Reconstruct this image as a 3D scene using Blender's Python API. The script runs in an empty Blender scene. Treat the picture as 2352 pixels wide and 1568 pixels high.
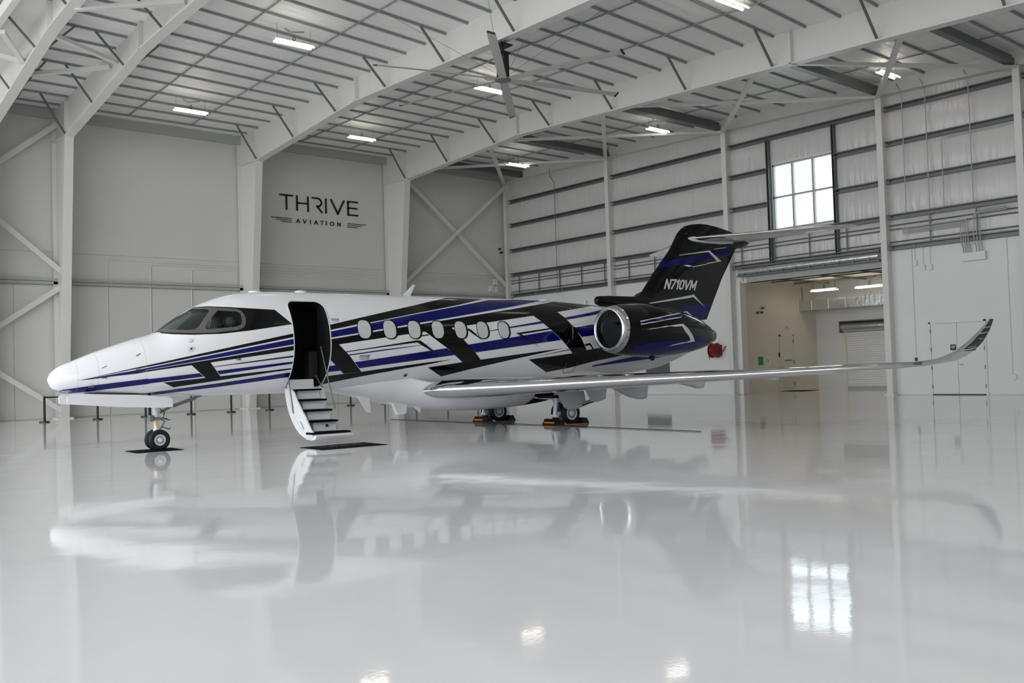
import bpy, bmesh, math, random
import numpy as np
from mathutils import Vector, Matrix, geometry

random.seed(7)
SC = bpy.context.scene
COL = SC.collection

# ------------------------------------------------------------------ camera
CAM_POS = Vector((-32.7457, -39.1501, 1.3349))
YAW, PITCH, ROLL = math.radians(49.9237), math.radians(1.7749), math.radians(-1.7615)
fw = Vector((math.cos(PITCH) * math.cos(YAW), math.cos(PITCH) * math.sin(YAW), math.sin(PITCH)))
rt = Vector((math.sin(YAW), -math.cos(YAW), 0.0))
up = rt.cross(fw)
r2 = rt * math.cos(ROLL) + up * math.sin(ROLL)
u2 = -rt * math.sin(ROLL) + up * math.cos(ROLL)
cam_data = bpy.data.cameras.new('camera')
cam_data.sensor_width = 36.0
cam_data.lens = 36.0 * 2126.665 / 2352.0
cam_data.clip_end = 500
cam = bpy.data.objects.new('camera', cam_data)
COL.objects.link(cam)
m = Matrix.Identity(4)
for i in range(3):
    m[i][0], m[i][1], m[i][2], m[i][3] = r2[i], u2[i], -fw[i], CAM_POS[i]
cam.matrix_world = m
SC.camera = cam

# ------------------------------------------------------------------ world, light, exposure
world = bpy.data.worlds.new('sky')
SC.world = world
world.use_nodes = True
wn = world.node_tree.nodes
wn.clear()
w_out = wn.new('ShaderNodeOutputWorld')
w_bg = wn.new('ShaderNodeBackground')
w_bg.inputs['Color'].default_value = (0.92, 0.95, 1.0, 1)
w_bg.inputs['Strength'].default_value = 3.6
world.node_tree.links.new(w_bg.outputs[0], w_out.inputs[0])

# portal that tells Cycles where the daylight enters (emits nothing itself)
pl = bpy.data.lights.new('door_daylight_portal', 'AREA')
pl.shape = 'RECTANGLE'
pl.size, pl.size_y = 13.6, 49.0
pl.cycles.is_portal = True
po = bpy.data.objects.new('door_daylight_portal', pl)
COL.objects.link(po)
po.location = (-41.6, -24.0, 7.0)
po.rotation_euler = (0, math.radians(-90), 0)

vs = SC.view_settings
vs.view_transform = 'Standard'
vs.look = 'None'
vs.exposure = -0.08
vs.gamma = 1.0
vs.use_curve_mapping = False

# ------------------------------------------------------------------ materials
def lin(c):
    return tuple(((x / 255.0) / 12.92 if x / 255.0 <= 0.04045 else ((x / 255.0 + 0.055) / 1.055) ** 2.4) for x in c)

MATS = {}

def mat(name, rgb, rough=0.5, metal=0.0, var=0.06, scale=3.0, bump=0.0, bscale=20.0, coat=0.0,
        stretch=(1, 1, 1), emit=None, estr=0.0, spec=0.5, coat_rough=0.03):
    if name in MATS:
        return MATS[name]
    mt = bpy.data.materials.new(name)
    mt.use_nodes = True
    nt = mt.node_tree
    b = nt.nodes['Principled BSDF']
    c = lin(rgb)
    tc = nt.nodes.new('ShaderNodeTexCoord')
    mp = nt.nodes.new('ShaderNodeMapping')
    mp.inputs['Scale'].default_value = stretch
    nt.links.new(tc.outputs['Object'], mp.inputs['Vector'])
    ns = nt.nodes.new('ShaderNodeTexNoise')
    ns.inputs['Scale'].default_value = scale
    ns.inputs['Detail'].default_value = 3
    nt.links.new(mp.outputs[0], ns.inputs['Vector'])
    rp = nt.nodes.new('ShaderNodeMix')
    rp.data_type = 'RGBA'
    rp.inputs[6].default_value = tuple(max(0, x * (1 - var)) for x in c) + (1,)
    rp.inputs[7].default_value = tuple(min(1, x * (1 + var)) for x in c) + (1,)
    nt.links.new(ns.outputs['Fac'], rp.inputs[0])
    nt.links.new(rp.outputs[2], b.inputs['Base Color'])
    b.inputs['Roughness'].default_value = rough
    b.inputs['Metallic'].default_value = metal
    b.inputs['Specular IOR Level'].default_value = spec
    if coat:
        b.inputs['Coat Weight'].default_value = coat
        b.inputs['Coat Roughness'].default_value = coat_rough
    if bump:
        n2 = nt.nodes.new('ShaderNodeTexNoise')
        n2.inputs['Scale'].default_value = bscale
        n2.inputs['Detail'].default_value = 2
        nt.links.new(mp.outputs[0], n2.inputs['Vector'])
        bp = nt.nodes.new('ShaderNodeBump')
        bp.inputs['Strength'].default_value = 1.0
        bp.inputs['Distance'].default_value = bump
        nt.links.new(n2.outputs['Fac'], bp.inputs['Height'])
        nt.links.new(bp.outputs[0], b.inputs['Normal'])
    if emit:
        b.inputs['Emission Color'].default_value = lin(emit) + (1,)
        b.inputs['Emission Strength'].default_value = estr
    MATS[name] = mt
    return mt

def glass_mat(name, tint, refl=0.12, rough=0.0, opacity=0.0):
    mt = bpy.data.materials.new(name)
    mt.use_nodes = True
    nt = mt.node_tree
    nt.nodes.remove(nt.nodes['Principled BSDF'])
    o = nt.nodes['Material Output']
    tr = nt.nodes.new('ShaderNodeBsdfTransparent')
    tr.inputs[0].default_value = tuple(tint) + (1,)
    gl = nt.nodes.new('ShaderNodeBsdfGlossy')
    gl.inputs['Roughness'].default_value = rough
    gl.inputs['Color'].default_value = (.9, .95, 1, 1)
    fr = nt.nodes.new('ShaderNodeLayerWeight')
    pw = nt.nodes.new('ShaderNodeMath'); pw.operation = 'POWER'
    pw.inputs[1].default_value = 4.0
    nt.links.new(fr.outputs['Facing'], pw.inputs[0])
    ad = nt.nodes.new('ShaderNodeMath'); ad.operation = 'MULTIPLY_ADD'; ad.use_clamp = True
    ad.inputs[1].default_value = 0.9
    ad.inputs[2].default_value = 0.04 + refl
    nt.links.new(pw.outputs[0], ad.inputs[0])
    mx = nt.nodes.new('ShaderNodeMixShader')
    nt.links.new(ad.outputs[0], mx.inputs[0])
    nt.links.new(tr.outputs[0], mx.inputs[1])
    nt.links.new(gl.outputs[0], mx.inputs[2])
    nt.links.new(mx.outputs[0], o.inputs[0])
    return mt

def floor_mat():
    mt = mat('white_epoxy_floor', (226, 225, 226), rough=0.055, var=0.03, scale=0.25, spec=0.5)
    nt = mt.node_tree
    b = nt.nodes['Principled BSDF']
    tc = nt.nodes['Texture Coordinate']
    prev = None
    for sc, dist in ((0.9, 0.0040), (4.0, 0.0006), (38.0, 0.00012)):     # slow waves, ripples, orange peel
        n2 = nt.nodes.new('ShaderNodeTexNoise')
        n2.inputs['Scale'].default_value = sc
        n2.inputs['Detail'].default_value = 1
        nt.links.new(tc.outputs['Object'], n2.inputs['Vector'])
        bp = nt.nodes.new('ShaderNodeBump')
        bp.inputs['Distance'].default_value = dist
        nt.links.new(n2.outputs['Fac'], bp.inputs['Height'])
        if prev:
            nt.links.new(prev.outputs[0], bp.inputs['Normal'])
        prev = bp
    nt.links.new(prev.outputs[0], b.inputs['Normal'])
    return mt
M_FLOOR = floor_mat()
M_ROOF = mat('white_roof_insulation', (243, 243, 240), rough=0.32, var=0.05, scale=1.2, bump=0.02, bscale=5, stretch=(0.35, 3, 1))
M_WINS = mat('white_wall_insulation', (212, 210, 208), rough=0.24, var=0.04, scale=1.0, bump=0.045, bscale=2.2, stretch=(1, 2.2, 0.35))
M_PANEL = mat('white_wall_panel', (232, 232, 230), rough=0.45, var=0.02, scale=0.6, bump=0.002, bscale=30)
M_WALLA = mat('cream_wall_panel', (216, 216, 210), rough=0.5, var=0.02, scale=0.4, bump=0.002, bscale=25)
M_STEEL = mat('white_painted_steel', (224, 223, 219), rough=0.42, var=0.03, scale=2.0)
M_GALV = mat('grey_galvanised_steel', (112, 116, 115), rough=0.42, metal=0.4, var=0.15, scale=6)
M_DARKST = mat('dark_steel', (122, 127, 126), rough=0.5, metal=0.3, var=0.15, scale=5)
M_PURLIN = mat('purlin_steel', (152, 156, 155), rough=0.5, metal=0.2, var=0.12, scale=5)
M_GREYP = mat('grey_primer_steel', (176, 178, 175), rough=0.5, var=0.06, scale=3)
M_BEIGE = mat('warm_white_drywall', (228, 222, 205), rough=0.6, var=0.02, scale=0.5)
M_DUCT = mat('silver_duct_metal', (205, 208, 205), rough=0.28, metal=0.9, var=0.1, scale=4, bump=0.01, bscale=6)
M_TUBE = mat('lit_tube', (255, 250, 240), rough=0.4, var=0.0, emit=(255, 246, 233), estr=13.0)
M_FIXT = mat('fixture_white', (215, 215, 210), rough=0.4)
M_BLACK = mat('black_plastic', (14, 14, 15), rough=0.45, var=0.2)
M_BLKMAT = mat('black_rubber_mat', (14, 14, 15), spec=0.1, rough=0.9, var=0.25, scale=30, bump=0.002, bscale=300)
M_RUBBER = mat('tyre_rubber', (17, 17, 17), rough=0.7, var=0.2, scale=10)
M_RED = mat('red_hose', (128, 18, 28), rough=0.4, var=0.15, scale=8)
M_CONC = mat('apron_concrete', (190, 188, 182), rough=0.9, var=0.08, scale=0.2)
M_FANBL = mat('fan_blade_grey', (186, 186, 182), rough=0.4)
M_LETTER = mat('black_letter', (12, 13, 12), rough=0.4)
M_ORANGE = mat('orange_paint', (226, 140, 22), rough=0.5)
M_GREEN = mat('green_sign', (40, 150, 60), rough=0.4)
M_WSIGN = mat('white_sign', (235, 235, 230), rough=0.4)
# aircraft
A_WHITE = mat('aircraft_white_paint', (234, 235, 237), rough=0.12, var=0.01, scale=0.5, spec=0.5)
A_BLACK = mat('aircraft_black_paint', (7, 7, 8), rough=0.07, var=0.05, spec=0.3)
A_BLUE = mat('aircraft_blue_paint', (13, 17, 100), rough=0.08, var=0.03, spec=0.3)
A_CHROME = mat('polished_aluminium', (225, 225, 226), rough=0.09, metal=1.0, var=0.02, scale=1.5)
A_FRAME = mat('window_frame_metal', (99, 97, 95), rough=0.45, metal=0.3, var=0.15, scale=14)
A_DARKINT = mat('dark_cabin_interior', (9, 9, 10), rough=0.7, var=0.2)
A_SILVER = mat('silver_step', (218, 222, 227), rough=0.35, metal=0.1, var=0.03)
A_GREY = mat('aircraft_grey', (206, 208, 211), rough=0.35, var=0.03)
A_SHADE = mat('window_shade', (206, 208, 206), rough=0.45, var=0.02, coat=0.7)
A_SEAT = mat('cream_seat_leather', (200, 196, 184), rough=0.6)
A_LOGO = mat('silver_logo', (120, 123, 126), rough=0.4)
A_GLASS = glass_mat('cockpit_glass', (0.34, 0.42, 0.4), 0.0)
M_WGLASS = glass_mat('window_glass', (0.9, 0.95, 0.96), 0.02)

# ------------------------------------------------------------------ mesh helpers
class MB:
    def __init__(self):
        self.v, self.f = [], []

    def add(self, vs, fs):
        o = len(self.v)
        self.v += [tuple(p) for p in vs]
        self.f += [tuple(i + o for i in q) for q in fs]
        return self

    def box(self, x0, x1, y0, y1, z0, z1):
        vs = [(x, y, z) for z in (z0, z1) for y in (y0, y1) for x in (x0, x1)]
        return self.add(vs, [(0, 2, 3, 1), (4, 5, 7, 6), (0, 1, 5, 4), (2, 6, 7, 3), (0, 4, 6, 2), (1, 3, 7, 5)])

    def bar(self, a, b, w, h, upv=(0, 0, 1)):
        a, b = Vector(a), Vector(b)
        d = (b - a).normalized()
        u = Vector(upv)
        s = d.cross(u)
        if s.length < 1e-4:
            s = d.cross(Vector((1, 0, 0)))
        s.normalize()
        u = s.cross(d).normalized()
        vs = []
        for p in (a, b):
            for q, r in ((-1, -1), (1, -1), (1, 1), (-1, 1)):
                vs.append(p + s * (q * w / 2) + u * (r * h / 2))
        return self.add(vs, [(3, 2, 1, 0), (4, 5, 6, 7), (0, 1, 5, 4), (1, 2, 6, 5), (2, 3, 7, 6), (3, 0, 4, 7)])

    def tube(self, pts, r, n=8, caps=True):
        pts = [Vector(p) for p in pts]
        rr = r if isinstance(r, (list, tuple)) else [r] * len(pts)
        rings = []
        prev = None
        for i, p in enumerate(pts):
            d = (pts[min(i + 1, len(pts) - 1)] - pts[max(i - 1, 0)])
            d = d.normalized() if d.length > 1e-9 else Vector((0, 0, 1))
            if prev is None:
                s = d.cross(Vector((0, 0, 1)))
                if s.length < 1e-3:
                    s = d.cross(Vector((1, 0, 0)))
            else:
                s = prev - d * prev.dot(d)
            s.normalize()
            prev = s
            u = d.cross(s)
            rings.append([p + (s * math.cos(2 * math.pi * k / n) + u * math.sin(2 * math.pi * k / n)) * rr[i] for k in range(n)])
        return self.loft(rings, caps=caps)

    def loft(self, rings, closed=True, caps=True):
        n = len(rings[0])
        vs = [p for r in rings for p in r]
        fs = []
        for i in range(len(rings) - 1):
            for k in range(n if closed else n - 1):
                a, b = i * n + k, i * n + (k + 1) % n
                fs.append((a, b, b + n, a + n))
        if caps and closed:
            fs.append(tuple(range(n - 1, -1, -1)))
            fs.append(tuple((len(rings) - 1) * n + k for k in range(n)))
        return self.add(vs, fs)

    def prism(self, poly, ax, a, b):
        """poly: 2D points in the two other axes (x,y,z order without ax)"""
        def P(p, t):
            q = list(p)
            q.insert(ax, t)
            return tuple(q)
        n = len(poly)
        vs = [P(p, a) for p in poly] + [P(p, b) for p in poly]
        fs = [tuple(range(n - 1, -1, -1)), tuple(range(n, 2 * n))]
        fs += [(k, (k + 1) % n, (k + 1) % n + n, k + n) for k in range(n)]
        return self.add(vs, fs)

    def lathe(self, prof, c, axis='x', n=32, closed=False):
        """prof: list of (a, r) along the axis through c"""
        rings = []
        for a, r in prof:
            ring = []
            for k in range(n):
                t = 2 * math.pi * k / n
                q = (r * math.cos(t), r * math.sin(t))
                if axis == 'x':
                    p = (c[0] + a, c[1] + q[0], c[2] + q[1])
                elif axis == 'y':
                    p = (c[0] + q[0], c[1] + a, c[2] + q[1])
                else:
                    p = (c[0] + q[0], c[1] + q[1], c[2] + a)
                ring.append(p)
            rings.append(ring)
        if closed:
            rings.append(rings[0])
        return self.loft(rings, caps=not closed)

    def mesh(self, name, smooth=None, fix=True):
        me = bpy.data.meshes.new(name)
        me.from_pydata(self.v, [], self.f)
        if fix:
            bm = bmesh.new()
            bm.from_mesh(me)
            bmesh.ops.remove_doubles(bm, verts=bm.verts, dist=1e-6)
            bmesh.ops.recalc_face_normals(bm, faces=bm.faces)
            bm.to_mesh(me)
            bm.free()
        if smooth is not None:
            me.shade_smooth()
            me.set_sharp_from_angle(angle=math.radians(smooth))
        me.update()
        return me

    def build(self, name, material, parent=None, smooth=None, fix=True):
        me = self.mesh(name, smooth, fix)
        me.materials.append(material)
        return link(name, me, parent)

def link(name, data, parent=None):
    o = bpy.data.objects.new(name, data)
    COL.objects.link(o)
    if parent is not None:
        o.parent = parent
    return o

def tag(o, label, cat, group=None, kind=None):
    if label:
        o['label'] = label
    if cat:
        o['category'] = cat
    if group:
        o['group'] = group
    if kind:
        o['kind'] = kind
    return o

def struct(o, label=None):
    o['kind'] = 'structure'
    if label:
        o['label'] = label
    return o

def empty(name, loc=(0, 0, 0), rz=0.0):
    o = bpy.data.objects.new(name, None)
    COL.objects.link(o)
    o.location = loc
    o.rotation_euler = (0, 0, rz)
    o.empty_display_size = 0.2
    return o

def copy_tree(o, parent=None):
    c = o.copy()
    COL.objects.link(c)
    c.parent = parent
    for ch in [x for x in bpy.data.objects if x.parent == o]:
        copy_tree(ch, c)
    return c

# ---- stroke lettering: glyphs as polylines in a box (width w, height 1)
def arc(cx, cy, rx, ry, a0, a1, n=8):
    return [(cx + rx * math.cos(math.radians(a0 + (a1 - a0) * i / n)), cy + ry * math.sin(math.radians(a0 + (a1 - a0) * i / n))) for i in range(n + 1)]

GLYPH = {
    'T': (.8, [[(0, 1), (.8, 1)], [(.4, 1), (.4, 0)]]),
    'H': (.75, [[(0, 0), (0, 1)], [(.75, 0), (.75, 1)], [(0, .52), (.75, .52)]]),
    'R': (.7, [[(0, 0), (0, 1)], [(0, 1)] + arc(.4, .74, .28, .26, 90, -90) + [(0, .48)], [(.35, .48), (.7, 0)]]),
    'r': (.7, [[(0, 1)] + arc(.38, .7, .32, .3, 90, -90) + [(.34, .40)], [(.34, .42), (.72, 0)]]),
    'I': (.12, [[(.06, 0), (.06, 1)]]),
    'V': (.85, [[(0, 1), (.425, 0), (.85, 1)]]),
    'E': (.65, [[(0, 0), (0, 1)], [(0, 1), (.65, 1)], [(0, .52), (.6, .52)], [(0, 0), (.65, 0)]]),
    'A': (.8, [[(0, 0), (.4, 1), (.8, 0)], [(.16, .35), (.64, .35)]]),
    'O': (.9, [arc(.45, .5, .45, .5, 0, 360, 16)]),
    'N': (.75, [[(0, 0), (0, 1), (.75, 0), (.75, 1)]]),
    'C': (.75, [arc(.42, .5, .42, .5, 55, 305, 12)]),
    'L': (.6, [[(0, 1), (0, 0), (.6, 0)]]),
    'G': (.8, [arc(.42, .5, .42, .5, 50, 350, 12) + [(.45, .45)]]),
    'U': (.75, [[(0, 1), (0, .3)] + arc(.375, .3, .375, .3, 180, 360, 8) + [(.75, 1)]]),
    'D': (.75, [[(0, 0), (0, 1)] + arc(.3, .5, .45, .5, 90, -90, 8) + [(0, 0)]]),
    'M': (.95, [[(0, 0), (0, 1), (.475, .2), (.95, 1), (.95, 0)]]),
    'S': (.65, [arc(.33, .75, .3, .25, 30, 270, 8) + arc(.33, .25, .3, .25, 90, -150, 8)]),
    'X': (.75, [[(0, 0), (.75, 1)], [(0, 1), (.75, 0)]]),
    'F': (.6, [[(0, 0), (0, 1), (.6, 1)], [(0, .52), (.5, .52)]]),
    '7': (.65, [[(0, 1), (.65, 1), (.2, 0)]]),
    '1': (.35, [[(0, .8), (.25, 1), (.25, 0)]]),
    '0': (.65, [[(0, .25)] + [(0, .75)] + arc(.325, .75, .325, .25, 180, 0, 6) + [(.65, .25)] + arc(.325, .25, .325, .25, 0, -180, 6)]),
}

def stroke_quads(text, h, sw, gap=0.25, wscale=1.0, slant=0.0):
    """-> (total width, list per letter of quads [(u,v)*4])"""
    x = 0.0
    out = []
    for ch in text:
        if ch == ' ':
            x += .6 * h * wscale
            continue
        w, strokes = GLYPH[ch]
        qs = []
        for st in strokes:
            pts = [Vector((p[0] * h * wscale, p[1] * (h - sw) + sw / 2)) for p in st]
            for i in range(len(pts) - 1):
                a, b = pts[i], pts[i + 1]
                d = (b - a)
                if d.length < 1e-6:
                    continue
                d.normalize()
                nrm = Vector((-d.y, d.x)) * sw / 2
                e = d * sw * .5 if len(pts) == 2 or i in (0, len(pts) - 2) else d * sw * .25
                a2, b2 = a - e, b + e
                qs.append([(p.x + x + slant * p.y, p.y) for p in (a2 + nrm, b2 + nrm, b2 - nrm, a2 - nrm)])
        out.append((ch, qs))
        x += (w + gap) * h * wscale
    return x - gap * h * wscale, out
# ================================================================== ROOM
XF = [-23.02, -15.40, -7.78]            # steel frame lines
YC = [-0.28, -8.0, -14.95, -21.95, -26.75, -33.5, -40.2]   # end wall columns (front faces)
Y_END = -48.5
X_END = -42.0
X_GIR = -25.6

def zp(x, y):
    """height of the underside of the roof purlins"""
    xs = [-27.0, -23.02, -15.4, -7.78, 0.0]
    a = np.interp(x, xs, [.046, .036, .003, -.012, -.018])
    b = np.interp(x, xs, [.0004, .0004, .0004, .00062, .0004])
    d = min(-y, 34.0)
    return 12.07 + a * d - b * d * d

# ---- floor and apron
fl = MB()
fl.box(X_END, 7.3, Y_END - .3, .3, -.25, 0.0)
floor = struct(fl.build('floor', M_FLOOR))
g = MB()
g.box(-120, X_END - .02, -110, 70, -.4, -.02)
struct(g.build('ground', M_CONC), 'pale concrete apron outside the hangar')

# ---- ceiling: deck, insulation strips, purlins
dk = MB()
xs = [X_GIR, -23.02, -19.2, -15.4, -11.6, -7.78, -3.9, .3]
ys = [.3] + [-1.5 * k for k in range(1, 33)] + [Y_END]
vs = [(x, y, zp(x, y) + .34) for x in xs for y in ys] + [(x, y, zp(x, y) + .5) for x in xs for y in ys]
n = len(ys); N = len(xs) * n
fs = []
for i in range(len(xs) - 1):
    for j in range(n - 1):
        a = i * n + j
        fs.append((a, a + 1, a + n + 1, a + n))
        fs.append((a + N, a + n + N, a + n + 1 + N, a + 1 + N))
dk.add(vs, fs)
ceiling = struct(dk.build('ceiling', M_ROOF, fix=False))
BAYS = [(X_GIR, XF[0]), (XF[0], XF[1]), (XF[1], XF[2]), (XF[2], 0.0)]
NP_ = 36
YP = [-0.85 - 1.147 * k for k in range(NP_)]
for bi, (xa, xb) in enumerate(BAYS):
    for k in range(-1, NP_):
        y0 = YP[k] if k >= 0 else .0
        y1 = YP[k + 1] if k + 1 < NP_ else Y_END
        mb = MB()
        nx, ny = 5, 12
        V = []
        sag = random.uniform(.02, .06)
        ph = random.uniform(0, 6)
        for i in range(nx + 1):
            x = xa + (xb - xa) * i / nx
            for j in range(ny + 1):
                t = j / ny
                y = y0 + (y1 - y0) * t
                z = zp(x, y) + .075 - sag * 4 * t * (1 - t) * .6 - .022 * abs(math.sin(t * math.pi * 3)) - .012 * math.sin(x * 1.7 + ph) * t * (1 - t) * 4
                V.append((x, y, z))
        F = [(i * (ny + 1) + j, i * (ny + 1) + j + 1, (i + 1) * (ny + 1) + j + 1, (i + 1) * (ny + 1) + j) for i in range(nx) for j in range(ny)]
        mb.add(V, F)
        mb.build('insulation_strip', M_ROOF, ceiling, smooth=50, fix=False)
    for k in range(NP_):
        y = YP[k]
        mb = MB()
        segs = 4
        for i in range(segs):
            x0, x1 = xa + (xb - xa) * i / segs, xa + (xb - xa) * (i + 1) / segs
            o = random.uniform(-.008, .008)
            mb.bar((x0, y + o, zp(x0, y) + .03), (x1, y + o, zp(x1, y) + .03), .048, .07)
        mb.build('purlin', M_PURLIN, ceiling)
    # sag rods running across the purlins
    L = xb - xa
    if L > 4:
        for fr in (1 / 3, 2 / 3):
            x = xa + L * fr
            mb = MB()
            for k in range(NP_ - 1):
                mb.bar((x, YP[k], zp(x, YP[k])), (x, YP[k + 1], zp(x, YP[k + 1])), .036, .036)
            mb.build('sag_angle', M_PURLIN, ceiling)

# front bay by the hangar door: low soffit strip, dark edge beam, higher ceiling beyond
fb = MB()
fb.box(X_END, -26.75, Y_END, .3, 14.6, 14.8)
struct(fb.build('ceiling_front', M_ROOF))
hd = MB()
hd.box(X_END - .3, X_END, Y_END, .3, 13.7, 14.9)
struct(hd.build('wall_door_header', M_WALLA))
mb = MB()
yy = [0.0] + list(np.linspace(-2, Y_END, 16))
mb.loft([[(-26.6, y, zp(-26.6, y) + .02), (X_GIR, y, zp(X_GIR, y) + .02), (X_GIR, y, zp(X_GIR, y) + .06), (-26.6, y, zp(-26.6, y) + .06)] for y in yy])
struct(mb.build('ceiling_soffit', M_STEEL))
mb = MB(); mb.box(-26.8, -26.62, Y_END, 0, 12.0, 14.6)
fas = struct(mb.build('wall_fascia', M_STEEL))
mb = MB()
for k in range(len(yy) - 1):
    mb.bar((-26.72, yy[k], zp(-26.6, yy[k]) - .04), (-26.72, yy[k + 1], zp(-26.6, yy[k + 1]) - .04), .2, .14)
mb.build('edge_beam', M_DARKST, fas)

# ---- back wall (with the lettering)
wb = MB()
wb.box(X_END, .3, 0.02, .3, 0, 14.8)
wall_back = struct(wb.build('wall_back', M_WALLA))
px = -26.31
while px < -0.2:
    x1 = min(px + 1.73, -.02)
    mb = MB(); mb.box(px + .006, x1 - .006, -.012, .02, 0.03, 5.2); mb.build('wall_panel', M_WALLA, wall_back)
    px = x1
for (xa, xb) in ((X_END, -25.6), (-25.6, XF[0]), (XF[0], XF[1]), (XF[1], XF[2]), (XF[2], 0)):
    for (z0, z1) in ((5.3, 6.5), (6.5, 12.2)):
        mb = MB(); mb.box(xa + .005, xb - .005, -.012, .02, z0 + .006, z1 - .006); mb.build('liner_panel', M_WALLA, wall_back)
    mb = MB(); mb.box(xa, xb, -.16, -.012, 5.36, 5.47); mb.build('ledge', M_GREYP, wall_back)
    mb = MB(); mb.box(xa, xb, -.13, -.012, 5.23, 5.345); mb.build('girt', M_GREYP, wall_back)
    if xa >= -26:
        mb = MB(); mb.box(xa, xb, -.22, -.012, 11.74, 12.1); mb.build('eave_strut', M_GREYP, wall_back)
def bend(pts, r=.18, n=5):
    """round the corners of a pipe path"""
    pts = [Vector(p) for p in pts]
    out = [pts[0]]
    for i in range(1, len(pts) - 1):
        a, b, c = pts[i - 1], pts[i], pts[i + 1]
        d1, d2 = (a - b).normalized(), (c - b).normalized()
        p0, p1 = b + d1 * r, b + d2 * r
        for k in range(n + 1):
            t = k / n
            out.append((p0 * (1 - t) + b * t) * (1 - t) + (b * (1 - t) + p1 * t) * t)
    out.append(pts[-1])
    return out
for x, z in ((-21.15, 6.32), (-19.43, 6.21), (-17.7, 6.10)):
    mb = MB(); mb.tube(bend([(x, -.05, 0.1), (x, -.05, z), (XF[1] - .1, -.05, z)]), .017, 6)
    mb.build('conduit', M_PANEL, wall_back, smooth=40)
for z in (6.38, 6.25, 6.12, 5.98):
    mb = MB(); mb.tube([(XF[1] + .1, -.05, z), (XF[2] - .1, -.05, z)], .017, 6); mb.build('conduit', M_PANEL, wall_back, smooth=40)
    mb = MB(); mb.tube([(XF[2] + .1, -.05, z), (-.4, -.05, z)], .017, 6); mb.build('conduit', M_PANEL, wall_back, smooth=40)
for x0, z0 in ((-1.05, 6.02), (-1.35, 5.65), (-1.1, 5.6)):
    mb = MB(); mb.box(x0, x0 + .28, -.12, -.012, z0, z0 + .3); mb.build('junction_box', M_PANEL, wall_back)

# ---- end wall with window and the opening to the side bay
WY0, WY1, WZ0, WZ1 = -19.98, -17.2, 6.72, 9.42        # window hole
OY0, OY1, OZ = -21.85, -15.4, 4.72                    # opening
wr = MB()
wr.box(0, .3, OY1, .3, 0, 12.6)
wr.box(0, .3, WY1, OY1, OZ, 12.6)
wr.box(0, .3, WY0, WY1, OZ, WZ0)
wr.box(0, .3, WY0, WY1, WZ1, 12.6)
wr.box(0, .3, OY0, WY0, OZ, 12.6)
wr.box(0, .3, Y_END, OY0, 0, 12.6)
wall_right = struct(wr.build('wall_right', M_PANEL))
GZ = [5.30, 6.43, 7.75, 9.14, 10.44]
def puff(y0, y1, z0, z1, d=.05):
    mb = MB()
    ny, nz = 14, 4
    V = []
    ph = random.uniform(0, 9)
    for i in range(ny + 1):
        t = i / ny
        for j in range(nz + 1):
            u = j / nz
            e = (4 * t * (1 - t)) ** .4 * (4 * u * (1 - u)) ** .5
            V.append((-.004 - d * e - .006 * math.sin(i * 2.3 + ph) * e, y0 + (y1 - y0) * t, z0 + (z1 - z0) * u))
    F = [(i * (nz + 1) + j, i * (nz + 1) + j + 1, (i + 1) * (nz + 1) + j + 1, (i + 1) * (nz + 1) + j) for i in range(ny) for j in range(nz)]
    mb.add(V, F)
    return mb.build('insulation_panel', M_WINS, wall_right, smooth=60, fix=False)
ybays = [(YC[i], YC[i + 1]) for i in range(len(YC) - 1)] + [(YC[-1], Y_END)]
for (ya, yb) in ybays:
    subs = [(ya, yb)]
    if abs(ya - YC[2]) < .01:
        subs = [(ya, -17.08), (-17.08, -20.05), (-20.05, yb)]
    for (sa, sb) in subs:
        for gi in range(5):
            z0 = GZ[gi] + .17
            z1 = GZ[gi + 1] if gi < 4 else 12.3
            if sa == -17.08 and gi in (1, 2, 3):
                continue
            puff(sa, sb, z0, z1)
        if sa == -17.08:
            puff(sa, sb, 9.5, 10.44, .03)
        for gi in range(5):
            if sa == -17.08 and gi in (2, 3):
                continue
            mb = MB()
            z = GZ[gi]
            mb.prism([(-.2, z), (0, z), (0, z + .19), (-.2, z + .19), (-.2, z + .15), (-.03, z + .15), (-.03, z + .03), (-.2, z + .03)], 1, sa, sb)
            mb.build('girt', M_GALV, wall_right)
    # white liner below the lowest girt
    if not (abs(ya - YC[2]) < .01):
        mb = MB(); mb.box(-.03, -.001, yb + .01, ya - .01, .02, 5.29); mb.build('liner_panel', M_PANEL, wall_right)
    # rails, hangers
    for z in (6.21, 6.06, 5.60):
        mb = MB(); mb.tube([(-.13, ya, z), (-.13, yb, z)], .022, 6); mb.build('pipe', M_GALV, wall_right)
y = -1.15
while y > -34:
    mb = MB(); mb.box(-.16, -.12, y - .02, y + .02, 5.45, 6.45); mb.build('hanger', M_GALV, wall_right)
    y -= 1.61
mb = MB(); mb.box(-.03, -.001, OY1 + .02, YC[2] - .01, .02, 4.6); mb.build('liner_panel', M_PANEL, wall_right)

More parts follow.
